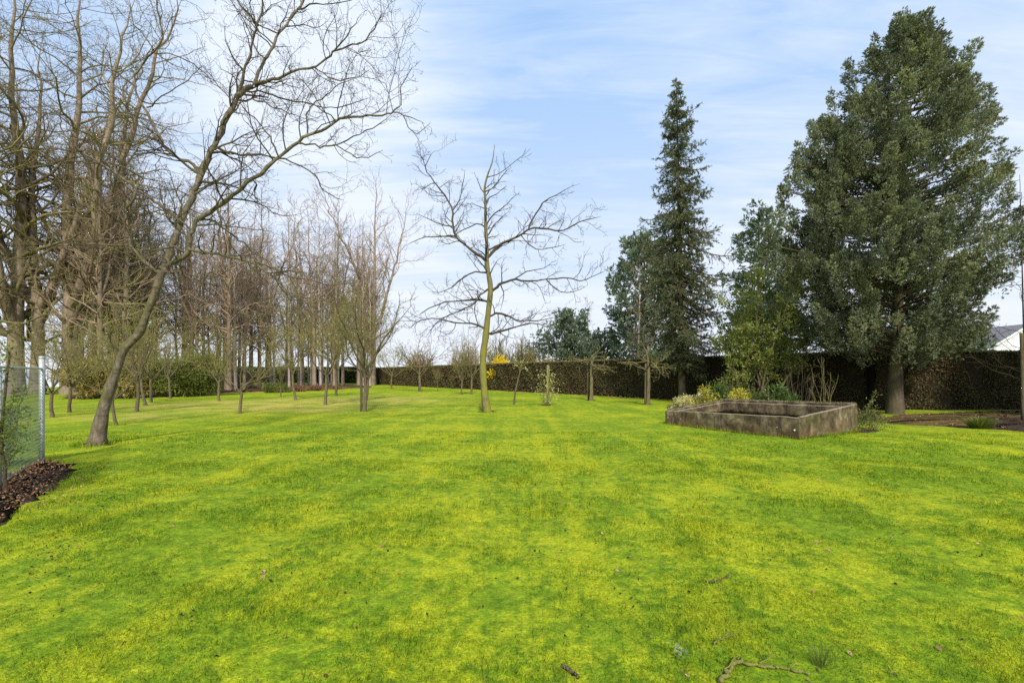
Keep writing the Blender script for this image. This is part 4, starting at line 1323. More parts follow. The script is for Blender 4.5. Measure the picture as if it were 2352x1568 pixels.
# ------------------------------------------------------------------ shrubs made of leaves on stems
def leafy_shrub(name, label, base, w_, h, mat, stemmat, n_leaf, leaf, seed, n_stem=12, bottom=.15, shape='dome', d_=None, group=None, droop=0.0, slim=.45, stem_r=.012, clumps=26, lo_trim=0.0, cat='shrub'):
    r = np.random.default_rng(seed)
    root = tag(empty(name, tuple(base)), label, cat, group)
    d_ = d_ or w_
    # stems
    Q, S = [], []
    for k in range(n_stem):
        a = r.uniform(0, 6.28); rad = math.sqrt(r.uniform(0, 1))
        e = np.array([math.cos(a) * rad * w_ * .45, math.sin(a) * rad * d_ * .45, h * r.uniform(.6, .95) * (math.sqrt(max(.1, 1 - (rad * .8) ** 2)) if shape == 'dome' else 1)])
        b0 = np.array([e[0] * .35, e[1] * .35, -.05])
        t = np.linspace(0, 1, 8)[:, None]
        c_ = b0 * (1 - t) + e * t + np.column_stack([r.normal(size=(8, 2)).cumsum(0) * .02 * w_, np.zeros(8)]) * t
        Q.append(c_); S.append(np.linspace(stem_r, stem_r * .3, 8))
    Q, S = np.array(Q), np.array(S)
    gs = Geo().add(*tubes(Q, S, 5))
    a1, b1 = grow(Q, S, count=7, t0=.35, ang=(25, 60), ratio=.35, n=4, wander=.25, rmin=stem_r * .3, r=r)
    gs.add(*tubes(a1, b1, 3))
    gs.build('stems', stemmat, root)
    # leaf clumps
    k = clumps
    v = rand_dirs(k, r) * (r.uniform(.25, 1, k) ** .45)[:, None]
    if shape == 'dome':
        v[:, 2] = np.abs(v[:, 2])
        c_ = v * np.array([w_ / 2, d_ / 2, h]) * .84
    else:
        v[:, 2] = r.uniform(bottom, 1, k) * .92
        sc = np.sqrt(np.maximum(.12, 1 - (np.abs(v[:, 2] - .5) / .62) ** 2))
        c_ = np.column_stack([v[:, 0] * w_ / 2 * sc, v[:, 1] * d_ / 2 * sc, v[:, 2] * h])
    c_[:, 2] = np.maximum(c_[:, 2], bottom * h)
    rc = min(w_, h) * r.uniform(.16, .30, k)
    cid = r.integers(0, k, n_leaf)
    o = rand_dirs(n_leaf, r) * (r.uniform(0, 1, n_leaf) ** .45)[:, None]
    p = c_[cid] + o * rc[cid][:, None] * np.array([1.1, 1.1, .85])
    p[:, 2] = np.clip(p[:, 2], max(.02, lo_trim), h * 1.06)
    d = unit(o * .7 + rand_dirs(n_leaf, r) * .7 + np.array([0, 0, .35 - droop]))
    ln = leaf * r.uniform(.6, 1.3, n_leaf)
    Geo().add(*diamonds(p, d, perp_to(d, r), ln, ln * slim)).build('foliage', mat, root)
    return root


def shrub_px(name, label, pxl, pxr, pyb, pyt, mat, stem, n, leaf, seed, Y=None, **kw):
    Y = Y or depth(pyb)
    s = Y / FX
    b = np.array([((pxl + pxr) / 2 - CX) * s, Y, 0.0])
    h = CAMH + (HY - pyt) * s
    return leafy_shrub(name, label, b, (pxr - pxl) * s, h, M[mat], M[stem], n, leaf, seed, **kw)


# bamboo screen along the wood edge
BG = 'bamboo clumps at the wood edge'
shrub_px('bamboo_clump', 'brown and olive bamboo clump behind the foot of the leaning tree', 160, 250, 915.5, 822, 'bamboo_brown', 'twig_orchard', 9000, .28, 101, shape='column', bottom=.12, droop=.5, slim=.18, group=BG, n_stem=26, clumps=34)
shrub_px('bamboo_clump', 'olive bamboo clump just right of the leaning trunk', 258, 345, 914, 828, 'bamboo_brown', 'twig_orchard', 7000, .28, 102, shape='column', bottom=.15, droop=.5, slim=.18, group=BG, n_stem=24, clumps=30)
shrub_px('bamboo_clump', 'airy bamboo clump with dark gaps between the leaning tree and the dense green one', 335, 420, 911, 818, 'bamboo', 'twig_orchard', 6000, .28, 103, shape='column', bottom=.2, droop=.5, slim=.18, group=BG, n_stem=26, clumps=24)
shrub_px('bamboo_clump', 'dense dark green bamboo clump, greenest one at the wood edge', 408, 498, 909, 812, 'bamboo', 'twig_orchard', 11000, .32, 104, shape='column', bottom=.12, droop=.6, slim=.17, group=BG, n_stem=24, clumps=34)
shrub_px('bamboo_clump', 'dark bamboo clump in the shade behind the airy one', 350, 450, 905, 826, 'darkgreen', 'twig_orchard', 8000, .34, 105, shape='column', bottom=.05, droop=.5, slim=.2, group=BG, n_stem=24, clumps=34)
shrub_px('clipped_bush', 'round clipped olive-green bush at the lawn edge before the wood', 599, 668, 901, 873, 'bush', 'bark_dark', 9000, .10, 106, bottom=.1, n_stem=16, clumps=60)
shrub_px('heather_bush', 'low red-brown heather bush beside the round clipped bush', 664, 712, 899, 881, 'twigleaf', 'twig_red', 10, .10, 107) if False else None


def twiggy_bush(name, label, pxl, pxr, pyb, pyt, twig, seed, Y=None, n=60, rmin=.01, group=None, fan=55, sub=(5, 6), bot=0.0):
    r = np.random.default_rng(seed)
    Y = Y or depth(pyb); s = Y / FX
    base = np.array([((pxl + pxr) / 2 - CX) * s, Y, 0])
    w_, h = (pxr - pxl) * s, CAMH + (HY - pyt) * s
    root = tag(empty(name, tuple(base)), label, 'shrub', group)
    a = r.uniform(0, 6.28, n); rad = np.sqrt(r.uniform(0, 1, n))
    st = np.stack([np.cos(a) * rad * w_ * .25, np.sin(a) * rad * w_ * .2, np.full(n, -.03)], 1)
    en = np.stack([np.cos(a) * rad * w_ * .5, np.sin(a) * rad * w_ * .35, h * (1 - .45 * rad ** 2) * r.uniform(.65, 1.02, n)], 1)
    t = np.linspace(0, 1, 7)[None, :, None]
    P = st[:, None] * (1 - t) + en[:, None] * t + r.normal(size=(n, 7, 3)).cumsum(1) * .02 * h * t
    R = np.linspace(rmin * 2, rmin * .7, 7)[None].repeat(n, 0)
    gt = Geo().add(*tubes(P, R, 4)); gt.build('stems', M[twig], root)
    g = Geo()
    a1 = grow(P, R, count=sub[0], t0=.3, ang=(20, fan), ratio=.35, n=4, wander=.25, rmin=rmin * .8, r=r, up=.1)
    a2 = grow(*a1, count=sub[1], t0=.2, ang=(20, fan), ratio=.5, n=3, wander=.25, rmin=rmin * .7, r=r, up=.1)
    g.add(*tubes(*a1, 3)); g.add(*tubes(*a2, 3))
    g.build('twigs', M[twig], root)
    return root


twiggy_bush('heather_bush', 'low red-brown heather bush touching the round clipped bush', 662, 710, 899, 881, 'twig_red', 111, n=90, rmin=.016, group='red-brown heather bed')
twiggy_bush('heather_bush', 'low red-brown heather bush, middle of the heather bed', 700, 752, 897, 881, 'twig_red', 112, n=90, rmin=.016, group='red-brown heather bed')
twiggy_bush('heather_bush', 'thin ruddy heather tuft trailing off at the right of the heather bed', 748, 800, 894, 885, 'twig_red', 113, n=60, rmin=.014, group='red-brown heather bed')

# beyond the hedge
BH = 'shrubs showing above the hedge'
twiggy_bush('russet_shrub', 'russet shrub showing above the far hedge behind an orchard tree', 930, 1000, 870, 793, 'twig_red', 121, Y=66, n=70, rmin=.035, group=BH)
twiggy_bush('bare_shrub', 'grey-brown bare shrub above the hedge left of the mossy tree', 1040, 1112, 870, 786, 'twig_wood', 122, Y=52, n=80, rmin=.022, group=BH)
twiggy_bush('bare_shrub', 'olive bare shrub above the hedge between mossy tree and yellow shrub', 1108, 1190, 870, 772, 'twig_orchard', 123, Y=46, n=90, rmin=.02, group=BH)
twiggy_bush('bare_shrub', 'olive-brown bare shrub above the hedge behind the yellow shrub', 1160, 1245, 870, 772, 'twig_orchard', 124, Y=47, n=100, rmin=.02, group=BH)
twiggy_bush('bare_shrub', 'low greenish bare shrub on the hedge line under the rounded conifer', 1215, 1290, 870, 812, 'twig_orchard', 125, Y=42, n=80, rmin=.018, group=BH)
shrub_px('forsythia_bush', 'bright yellow flowering bush peeking over the hedge', 1122, 1180, 870, 808, 'forsythia', 'twig_orchard', 5000, .18, 126, Y=44.0, shape='dome', bottom=.4)
twiggy_bush('bare_shrub', 'pinkish bare shrub far off above the hedge end', 1028, 1060, 870, 812, 'twig_birch', 127, Y=70, n=60, rmin=.03, group=BH)
wb = Pool([bare_tree('weeping_birch', 9, .09, .2, 34, (30, 60), .3, [dict(dens=3, ang=(30, 70), ratio=.5, n=5, lmin=.4, up=-.2), dict(dens=4, ang=(25, 60), ratio=.6, n=4, lmin=.3, up=-.35)], M['bark_birch'], M['twig_birch'], 131, up=.04, rmin=.012)])
Yb = 34.0
wb.put(0, ((1466 - CX) * Yb / FX, Yb, 0), .3, (1, 1, 1.07), 'pale-stemmed young birch with pinkish twigs left of the spruce')
wb.put(0, ((1352 - CX) * 60 / FX, 60, 0), 2.0, (1.2, 1.2, 1.28), 'reddish weeping birch top far behind the rounded conifer')

# big bright shrub behind the concrete frame
Ysh = 19.5
s_ = Ysh / FX
def multi_stem():
    r = np.random.default_rng(141)
    base = np.array([(1745 - CX) * s_, Ysh, 0])
    root = tag(empty('elder_bush', tuple(base)), 'tall multi-stemmed bush with bright green young leaves behind the concrete frame', 'shrub')
    ends = [(1650, 800), (1665, 740), (1690, 700), (1720, 650), (1745, 640), (1770, 660), (1800, 690), (1825, 740), (1850, 790), (1840, 830), (1660, 840), (1700, 760), (1760, 740), (1790, 780), (1720, 800)]
    Q, S = [], []
    for ex, ey in ends:
        e = at(ex, ey, Ysh + r.uniform(-1.6, 1.6)) - base
        b0 = np.array([r.uniform(-.5, .5), r.uniform(-.4, .4), -.05])
        t = np.linspace(0, 1, 10)[:, None]
        c_ = b0 * (1 - t) + e * t
        c_[:, 2] += .5 * np.sin(t[:, 0] * 3.14) * .8
        c_ += r.normal(size=(10, 3)).cumsum(0) * .05 * t
        Q.append(c_); S.append(np.linspace(.045, .012, 10))
    Q, S = np.array(Q), np.array(S)
    Geo().add(*tubes(Q, S, 7)).build('stems', M['bark_orchard'], root)
    g = Geo()
    a1 = grow(Q, S, dens=2.6, t0=.3, ang=(30, 70), ratio=.33, n=5, wander=.3, rmin=.008, lmin=.3, r=r, up=.08)
    a2 = grow(*a1, dens=4.5, t0=.2, ang=(30, 70), ratio=.5, n=4, rmin=.006, lmin=.12, r=r, up=.1)
    g.add(*tubes(*a1, 4)); g.add(*tubes(*a2, 3))
    p = np.concatenate([a2[0][:, 1:].reshape(-1, 3), a1[0][:, 2:].reshape(-1, 3)])
    p = np.repeat(p, 6, axis=0) + r.normal(size=(len(p) * 6, 3)) * .07
    d = unit(rand_dirs(len(p), r) + np.array([0, 0, .3]))
    ln = r.uniform(.06, .14, len(p))
    g.add(*diamonds(p, d, perp_to(d, r), ln, ln * .55), mat=1)
    g.build('foliage', [M['twig_orchard'], M['bright']], root)


multi_stem()
BED_G = 'low plants behind the concrete frame'
shrub_px('variegated_shrub', 'cream and yellow variegated shrub at the left end of the bed by the spruce', 1538, 1615, 940, 897, 'cream', 'twig_orchard', 3800, .075, 151, bottom=.05, group=BED_G)
shrub_px('variegated_shrub', 'golden variegated shrub behind the white post', 1588, 1650, 932, 884, 'yellow', 'twig_orchard', 3200, .08, 152, Y=17.5, bottom=.05, group=BED_G)
shrub_px('variegated_shrub', 'golden low shrub right of the dark green one behind the concrete frame', 1660, 1735, 930, 888, 'yellow', 'twig_orchard', 3400, .085, 153, Y=16.3, bottom=.05, group=BED_G)
shrub_px('laurel_bush', 'dark green leafy bush between the two golden shrubs', 1612, 1680, 936, 876, 'darkgreen', 'twig_orchard', 3000, .11, 154, Y=18.3, bottom=.05, group=BED_G)
shrub_px('laurel_bush', 'glossy green bush behind the middle of the concrete frame', 1735, 1830, 930, 880, 'darkgreen', 'twig_orchard', 3800, .11, 155, Y=15.9, bottom=.05, group=BED_G)
shrub_px('laurel_bush', 'small green bush hidden low behind the golden shrub', 1700, 1775, 928, 890, 'bush', 'twig_orchard', 2400, .09, 156, Y=17.3, bottom=.05, group=BED_G)
shrub_px('laurel_bush', 'green leaf sprays hanging before the hedge above the bed', 1640, 1710, 925, 850, 'bush', 'twig_orchard', 900, .12, 157, Y=19.5, bottom=.4, shape='column', group=BED_G, clumps=14)
twiggy_bush('rose_bush', 'bare rose bush with upright pale canes behind the concrete frame', 1855, 1925, 935, 812, 'twig_orchard', 158, Y=16.8, n=11, rmin=.005, sub=(3, 2), fan=40, group=None)
twiggy_bush('bare_bush', 'tangled bare brown bush in the shade between green bush and rose', 1790, 1880, 930, 800, 'twig_main', 159, Y=17.6, n=16, rmin=.006, sub=(4, 3), group=None)


def bramble():
    b = ground(1990, 985)
    root = leafy_shrub('bramble', 'small straggly yellow-green bramble at the right corner of the concrete frame', b, 1.1, .72, M['bush'], M['twig_orchard'], 1500, .055, 161, n_stem=14, bottom=.06, clumps=22)
    return root


bramble()
bs = ground(2012, 975)
r = np.random.default_rng(163)
def sprig():
    base = ground(2000, 968)
    root = tag(empty('rose_sprig', tuple(base)), 'single thin shoot with a leafy tip standing beside the cypress trunk', 'plant')
    Y = base[1]
    P = catmull(np.array([at(x, y, Y) - base for x, y in ((1995, 968), (1990, 945), (1998, 925), (2006, 912), (2014, 900))]), 12)
    P[0, 2] = -.03
    Geo().add(*tubes(P, np.linspace(.012, .005, 12), 5)).build('stem', M['twig_orchard'], root)
    p = P[r.integers(5, 12, 40)] + r.normal(size=(40, 3)) * .05
    d = rand_dirs(40, r); ln = r.uniform(.05, .1, 40)
    Geo().add(*diamonds(p, d, perp_to(d, r), ln, ln * .55)).build('foliage', M['bush'], root)


sprig()


def tuft(name, lab, b, rad, h, n, mat, seed, wd=.012):
    r = np.random.default_rng(seed)
    a = r.uniform(0, 6.28, n); q = np.sqrt(r.uniform(0, 1, n))
    p = np.stack([np.cos(a) * q * rad * .25, np.sin(a) * q * rad * .25, np.zeros(n) - .01], 1)
    e = np.stack([np.cos(a) * rad * (.25 + .75 * q), np.sin(a) * rad * (.25 + .75 * q), h * r.uniform(.5, 1, n) * (1.1 - q * .5)], 1)
    t = np.linspace(0, 1, 5)[None, :, None]
    P = p[:, None] * (1 - t) + e[:, None] * t
    P[:, :, 2] += (h * .35 * np.sin(t[..., 0] * 2.6))
    P[:, 0, 2] = -.01
    side = np.stack([-np.sin(a), np.cos(a), np.zeros(n)], 1)
    wv = wd * np.array([1, 1, .8, .5, .1])[None, :, None] * .5
    Lf, Rt = P - side[:, None] * wv, P + side[:, None] * wv
    v = np.stack([Lf, Rt], 2).reshape(-1, 3)
    b0 = np.arange(n)[:, None, None] * 10 + np.arange(4)[None, :, None] * 2
    f = (b0 + np.array([0, 1, 3, 2])[None, None]).reshape(-1, 4)
    o = Geo().add(v, f).build(name, mat, loc=tuple(b))
    return tag(o, lab, 'grass tuft')


tuft('grass_tuft', 'arching green grass tuft in the bare soil right of the cypress', ground(2250, 984), .62, .34, 330, M['bush'], 171, .02)
tuft('grass_tuft', 'upright tuft of long grass near the fallen mossy branch', ground(1885, 1530), .10, .10, 46, M['bush'], 172, .003)


def sapling_with_stake():
    b = ground(1254, 931)
    leafy_shrub('young_shrub', 'young shrub with pale fresh leaves growing round the green stake', b, 1.25, 1.75, M['cream'], M['twig_orchard'], 420, .085, 181, n_stem=9, shape='column', bottom=.15, clumps=40, slim=.5)


sapling_with_stake()

# ------------------------------------------------------------------ hedges
def hedge(name, label, pts, h, th, seed, dens, leaf, topmat=True, mat='hedge'):
    """a clipped hedge along pts; one core per hedge roughened by leaves"""
    r = np.random.default_rng(seed)
    pts = np.array(pts, float)
    base = np.array([*pts[0], 0.0])
    root = tag(empty(name, tuple(base)), label, 'hedge')
    core, lf, tp = Geo(), Geo(), Geo()
    for a, b in zip(pts[:-1], pts[1:]):
        L = np.linalg.norm(b - a); d = (b - a) / L
        nrm_ = np.array([d[1], -d[0]])
        if nrm_ @ (-(a + b) / 2) < 0:
            nrm_ = -nrm_
        m_ = max(4, int(L / .35)); k = 8
        u = np.linspace(0, L, m_); hh = np.linspace(0, 1, k)
        U, Hh = np.meshgrid(u, hh)
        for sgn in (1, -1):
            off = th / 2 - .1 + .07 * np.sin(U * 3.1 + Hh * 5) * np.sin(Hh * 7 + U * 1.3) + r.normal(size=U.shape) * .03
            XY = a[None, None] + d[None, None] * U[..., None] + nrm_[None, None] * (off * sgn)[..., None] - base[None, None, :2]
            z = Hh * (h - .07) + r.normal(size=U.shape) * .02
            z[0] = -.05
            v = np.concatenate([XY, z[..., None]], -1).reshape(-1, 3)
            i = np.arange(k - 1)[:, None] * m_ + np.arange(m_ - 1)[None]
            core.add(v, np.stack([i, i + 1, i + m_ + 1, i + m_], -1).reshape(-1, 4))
        U, V = np.meshgrid(u, np.linspace(-th / 2 + .06, th / 2 - .06, 5))
        XY = a + d * U[..., None] + nrm_ * V[..., None] - base[:2]
        v = np.concatenate([XY, (h - .05 + r.normal(size=U.shape) * .025)[..., None]], -1).reshape(-1, 3)
        i = np.arange(4)[:, None] * m_ + np.arange(m_ - 1)[None]
        core.add(v, np.stack([i, i + 1, i + m_ + 1, i + m_], -1).reshape(-1, 4))
        # end faces
        for e in (0, L):
            q = [a + d * e + nrm_ * s * (th / 2 - .12) - base[:2] for s in (-1, 1)]
            core.add([(*q[0], -.05), (*q[1], -.05), (*q[1], h - .06), (*q[0], h - .06)], [(0, 1, 2, 3)])
        # leaves: density falls with distance from the viewer's side
        nl = int(L * h * dens)
        uu_ = r.uniform(0, L, nl)
        cen = a + d * uu_[:, None]
        dist = np.linalg.norm(cen, axis=1)
        keep = r.uniform(size=nl) < np.clip(26 / dist, .15, 1) ** 1.2
        uu_ = uu_[keep]; dist = dist[keep]; nl = len(uu_)
        zz_ = r.uniform(0.0, h, nl)
        off = th / 2 - .08 + r.normal(size=nl) * .05 + .07 * np.sin(uu_ * 3.1 + zz_ * 2.2)
        xy = a + d * uu_[:, None] + nrm_ * off[:, None] - base[:2]
        p = np.column_stack([xy, zz_])
        dd = unit(np.column_stack([np.tile(nrm_, (nl, 1)), np.zeros(nl)]) * .55 + rand_dirs(nl, r))
        ln = leaf * r.uniform(.6, 1.3, nl) * np.clip(dist / 24, 1, 2.2)
        lf.add(*diamonds(p, dd, perp_to(dd, r), ln, ln * .6))
        nt = int(L * th * dens * 1.2)
        uu_ = r.uniform(0, L, nt)
        cen = a + d * uu_[:, None]
        dist = np.linalg.norm(cen, axis=1)
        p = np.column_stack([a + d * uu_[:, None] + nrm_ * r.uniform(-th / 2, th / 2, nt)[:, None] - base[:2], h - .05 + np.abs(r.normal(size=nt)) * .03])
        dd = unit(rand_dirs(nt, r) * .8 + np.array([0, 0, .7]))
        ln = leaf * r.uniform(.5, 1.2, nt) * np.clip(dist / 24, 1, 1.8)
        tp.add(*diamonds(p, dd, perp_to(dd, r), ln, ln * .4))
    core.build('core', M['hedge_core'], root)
    lf.build('foliage', M[mat], root)
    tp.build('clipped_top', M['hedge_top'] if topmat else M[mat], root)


hedge('clipped_hedge', 'long high clipped brown-green hedge running along the whole lawn', [(-21.6, 71.6), (15.4, 19.7), (27, 20.2)], 2.5, .9, 191, 800, .07)
hedge('yew_hedge', 'dark green distant hedge closing the back of the wood', [(-58, 78), (-40, 82), (-24, 79)], 2.6, 1.2, 192, 120, .22, False, 'darkgreen')

# ------------------------------------------------------------------ concrete cold frame
def frame():
    A, B, C, D = [np.array(p) for p in BOX]           # front-left, near corner, right-back, back-left
    hA, hB, hC, hD = .42, .517, .745, .68
    base = np.array([*((A + B + C + D) / 4), 0.0])
    root = tag(empty('concrete_cold_frame', tuple(base)), 'weathered rectangular concrete cold frame with sloping sides on the lawn', 'cold frame')
    c2 = (A + B + C + D) / 4
    t = .075

    def wall(P, Q, hp, hq, inward, t=t, n=26, seed=0, z0=-.08):
        r = np.random.default_rng(seed)
        u = np.linspace(0, 1, n)
        dirv = (Q - P)
        inn = inward / np.linalg.norm(inward)
        g = Geo()
        rows = []
        hh = hp + (hq - hp) * u + r.normal(size=n) * .004
        jit = r.normal(size=n) * .003
        outer = P + dirv * u[:, None]
        # cross-section ring: outer bottom, outer top (chamfer), inner top, inner bottom
        ring = [(0.0, 0, z0), (0.0, .5, None), (0.0, 1, -.012), (.012, 1, 0), (t - .012, 1, 0), (t, 1, -.012), (t, .5, None), (t, 0, z0)]
        V = []
        for (o_, hf, zo) in ring:
            if zo is None:
                z = hh * hf
            elif hf == 0:
                z = np.full(n, zo)
            else:
                z = hh + zo
            V.append(np.column_stack([outer + inn * (o_ + (jit if o_ in (0.0,) else 0))[:, None] if o_ == 0.0 else outer + inn * o_, z]))
        V = np.array(V) - base
        k = len(ring)
        v = V.transpose(1, 0, 2).reshape(-1, 3)
        i = np.arange(n - 1)[:, None] * k + np.arange(k)[None]
        j = np.arange(n - 1)[:, None] * k + (np.arange(k)[None] + 1) % k
        F_ = np.stack([i, j, j + k, i + k], -1)
        g.add(v, F_[:, [0, 1, 5, 6, 7]].reshape(-1, 4), 0, False)
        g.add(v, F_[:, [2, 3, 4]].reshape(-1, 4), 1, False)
        for e in (0, (n - 1) * k):
            g.add(v[e:e + k], [(0, 1, 6, 7), (1, 2, 5, 6), (2, 3, 4, 5)], 0, False)
        return g

    eAB, eBC = (B - A) / np.linalg.norm(B - A), (C - B) / np.linalg.norm(C - B)
    e = .003
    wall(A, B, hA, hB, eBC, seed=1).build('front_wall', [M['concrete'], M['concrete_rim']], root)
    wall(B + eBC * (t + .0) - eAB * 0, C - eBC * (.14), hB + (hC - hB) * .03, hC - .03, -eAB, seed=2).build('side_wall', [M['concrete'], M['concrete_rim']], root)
    # the near corner face of the side wall is carried by the front wall's end
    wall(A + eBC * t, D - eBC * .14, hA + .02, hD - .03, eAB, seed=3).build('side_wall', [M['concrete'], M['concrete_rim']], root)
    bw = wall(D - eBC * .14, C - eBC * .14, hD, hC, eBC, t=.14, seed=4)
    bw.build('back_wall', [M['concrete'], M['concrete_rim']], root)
    # inner ledge on which the glass used to rest
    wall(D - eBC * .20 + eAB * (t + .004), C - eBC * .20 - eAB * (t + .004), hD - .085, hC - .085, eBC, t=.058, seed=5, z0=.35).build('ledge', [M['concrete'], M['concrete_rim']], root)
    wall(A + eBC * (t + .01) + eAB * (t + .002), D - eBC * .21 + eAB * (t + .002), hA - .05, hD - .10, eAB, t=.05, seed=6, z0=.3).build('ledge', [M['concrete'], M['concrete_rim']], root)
    # soil inside
    g = Geo()
    q = [A + (eAB + eBC) * .05, B + (-eAB + eBC) * .05, C + (-eAB - eBC) * .05, D + (eAB - eBC) * .05]
    g.add([(*(p - base[:2]), .06) for p in q], [(0, 1, 2, 3)])
    g.build('soil_fill', M['soil'], root)
    # moss tufts lying on the back ledge and along the side ledge
    r = np.random.default_rng(7)
    n = 5200
    u = r.uniform(0, 1, n)
    m1 = D - eBC * .14 + (C - D) * u[:, None] + eBC * r.uniform(0.005, .135, n)[:, None]
    z1 = hD + (hC - hD) * u
    n2 = 1800
    u2 = r.uniform(0, 1, n2)
    m2 = A + eBC * .1 + (D - A) * .95 * u2[:, None] + eAB * r.uniform(.005, .07, n2)[:, None]
    z2 = hA + .02 + (hD - .03 - hA - .02) * u2
    p = np.concatenate([np.column_stack([m1, z1]), np.column_stack([m2, z2])]) - base
    d = unit(rand_dirs(len(p), r) + np.array([0, 0, .8]))
    den = (np.sin(p[:, 0] * 6) * np.sin(p[:, 1] * 5 + 1) + r.normal(size=len(p)) * .5) > -.2
    p, d = p[den], d[den]
    ln = r.uniform(.012, .04, len(p))
    Geo().add(*diamonds(p, d, perp_to(d, r), ln, ln * .7)).build('moss', M['moss'], root)
    # broken stub pier on the front face and little lichen spots are modelled shallow
    g = Geo()
    pp = A + (B - A) * .46
    ringb = [pp - eBC * .028 - eAB * .075, pp - eBC * .028 + eAB * .075, pp + eBC * .01 + eAB * .085, pp + eBC * .01 - eAB * .085]
    g.prism([(*(q_ - base[:2]), -.05) for q_ in ringb], [(*(q_ * .9 + pp * .1 - base[:2]), .40) for q_ in ringb])
    g.build('pier', M['concrete'], root)
    # white bolt head near the near corner
    g = Geo()
    bp = np.array([*(B - eAB * .1 - eBC * .012), .21]) - base
    g.add(*capped(np.array([bp, bp + np.array([*(eBC * .02), 0])]), np.array([.022, .022]), 8))
    g.build('bolt', M['white_post'], root)


frame()

# small white post in the bed
b = ground(1606, 936)
g = Geo()
hP = (936 - 905) * b[1] / FX + .05
g.prism([(-.05, -.05, -.05), (.05, -.05, -.05), (.05, .05, -.05), (-.05, .05, -.05)], [(-.05, -.05, hP), (.05, -.05, hP), (.05, .05, hP), (-.05, .05, hP)])
g.prism([(-.06, -.06, hP + .002), (.06, -.06, hP + .002), (.06, .06, hP + .002), (-.06, .06, hP + .002)], [(-.03, -.03, hP + .03), (.03, -.03, hP + .03), (.03, .03, hP + .03), (-.03, .03, hP + .03)])
tag(g.build('marker_post', M['white_post'], loc=tuple(b)), 'short white post beside the variegated shrub', 'post')

# ------------------------------------------------------------------ wire fence
def fence():
    p0 = ground(96, 1059)
    direction = unit(np.array([1.38, -1.87, 0.0]))
    root = tag(empty('wire_fence', tuple(p0)), 'chain-link wire fence with a grey steel end post and top rail', 'fence')
    H = 1.81
    P = np.array([[0, 0, -.1], [0, 0, .5], [0, 0, 1.0], [0, 0, H - .03]])
    Geo().add(*capped(P, np.full(4, .038), 14)).build('post', M['galv'], root)
    Geo().add(*capped(np.array([[0, 0, H - .028], [0, 0, H - .012], [0, 0, H + .006]]), np.array([.044, .044, .03]), 14)).build('post_cap', M['galv'], root)
    Lf = 4.2
    rh = 1.60
    Geo().add(*capped(np.array([direction * .038 + [0, 0, rh], direction * 2 + [0, 0, rh], direction * Lf + [0, 0, rh]]), np.full(3, .019), 10)).build('top_rail', M['galv'], root)
    P2 = direction * 2.35
    Geo().add(*capped(np.array([P2 + [0, 0, -.1], P2 + [0, 0, .8], P2 + [0, 0, rh - .02]]), np.full(3, .024), 10)).build('post', M['galv'], root)
    # diamonds: each wire zigzags up the panel
    pitch = .06
    n = int((Lf - .06) / pitch)
    zz_ = np.arange(.03, rh - .02, .0275)
    k = len(zz_)
    Q = np.zeros((n, k, 3))
    nd = np.array([-direction[1], direction[0], 0])
    for i in range(n):
        off = ((np.arange(k) + i) % 2) * 1.0
        x = .045 + i * pitch + np.where(np.arange(k) % 2 == 0, 0, pitch) * 1.0
        Q[i] = direction[None] * x[:, None] + nd[None] * (np.where(np.arange(k) % 2 == 0, .003, -.003))[:, None]
        Q[i, :, 2] = zz_
    g = Geo()
    g.add(*tubes(Q, np.full((n, k), .0040), 4))
    for z in (.05, .55, 1.05, 1.5):
        L_ = np.array([direction * .04 + [0, 0, z], direction * 2 + [0, 0, z], direction * Lf + [0, 0, z]])
        g.add(*tubes(L_, np.full(3, .003), 5))
    g.build('chain_link_mesh', M['wire'], root)
    return p0, direction


fp0, fdir = fence()


def vine_stem(px, py, ptop, ptx, rad, lab):
    b = ground(px, py); Y = b[1]
    e = at(ptx, ptop, Y) - b
    t = np.linspace(0, 1, 12)[:, None]
    P = e[None] * t + np.random.default_rng(int(px * 7) % 99 + 1).normal(size=(12, 3)).cumsum(0) * .012 * t
    P[0, 2] = -.05
    root = tag(empty('climber', tuple(b)), lab, 'climbing plant', 'climbers on the wire fence')
    Geo().add(*tubes(P, np.linspace(rad, rad * .6, 12), 8)).build('stem', M['darkstake'], root)
    rr = np.random.default_rng(int(abs(px)) + 5)
    a1, b1 = grow(P[None], np.linspace(rad, rad * .6, 12)[None], count=9, t0=.3, ang=(25, 60), ratio=.35, n=6, wander=.3, rmin=.003, rr=.4, r=rr, up=.1)
    g = Geo().add(*tubes(a1, b1, 4))
    pp = np.repeat(a1[:, 1:].reshape(-1, 3), 7, axis=0)
    pp = pp + rr.normal(size=pp.shape) * .06
    d = rand_dirs(len(pp), rr); ln = rr.uniform(.03, .065, len(pp))
    g.add(*diamonds(pp, d, perp_to(d, rr), ln, ln * .6), mat=1)
    g.build('foliage', [M['twig_orchard'], M['bright']], root)


vine_stem(16, 1136, 975, 0, .022, 'brown woody climber stem leaning in front of the wire fence')
vine_stem(-12, 1128, 800, 14, .018, 'leafy climber topping the wire fence at the photo edge')
shrub_px('fence_shrub', 'sparse green shrub growing behind the wire fence', -40, 40, 1085, 915, 'bush', 'twig_orchard', 1500, .055, 201, Y=7.4, shape='column', bottom=.15, clumps=26)

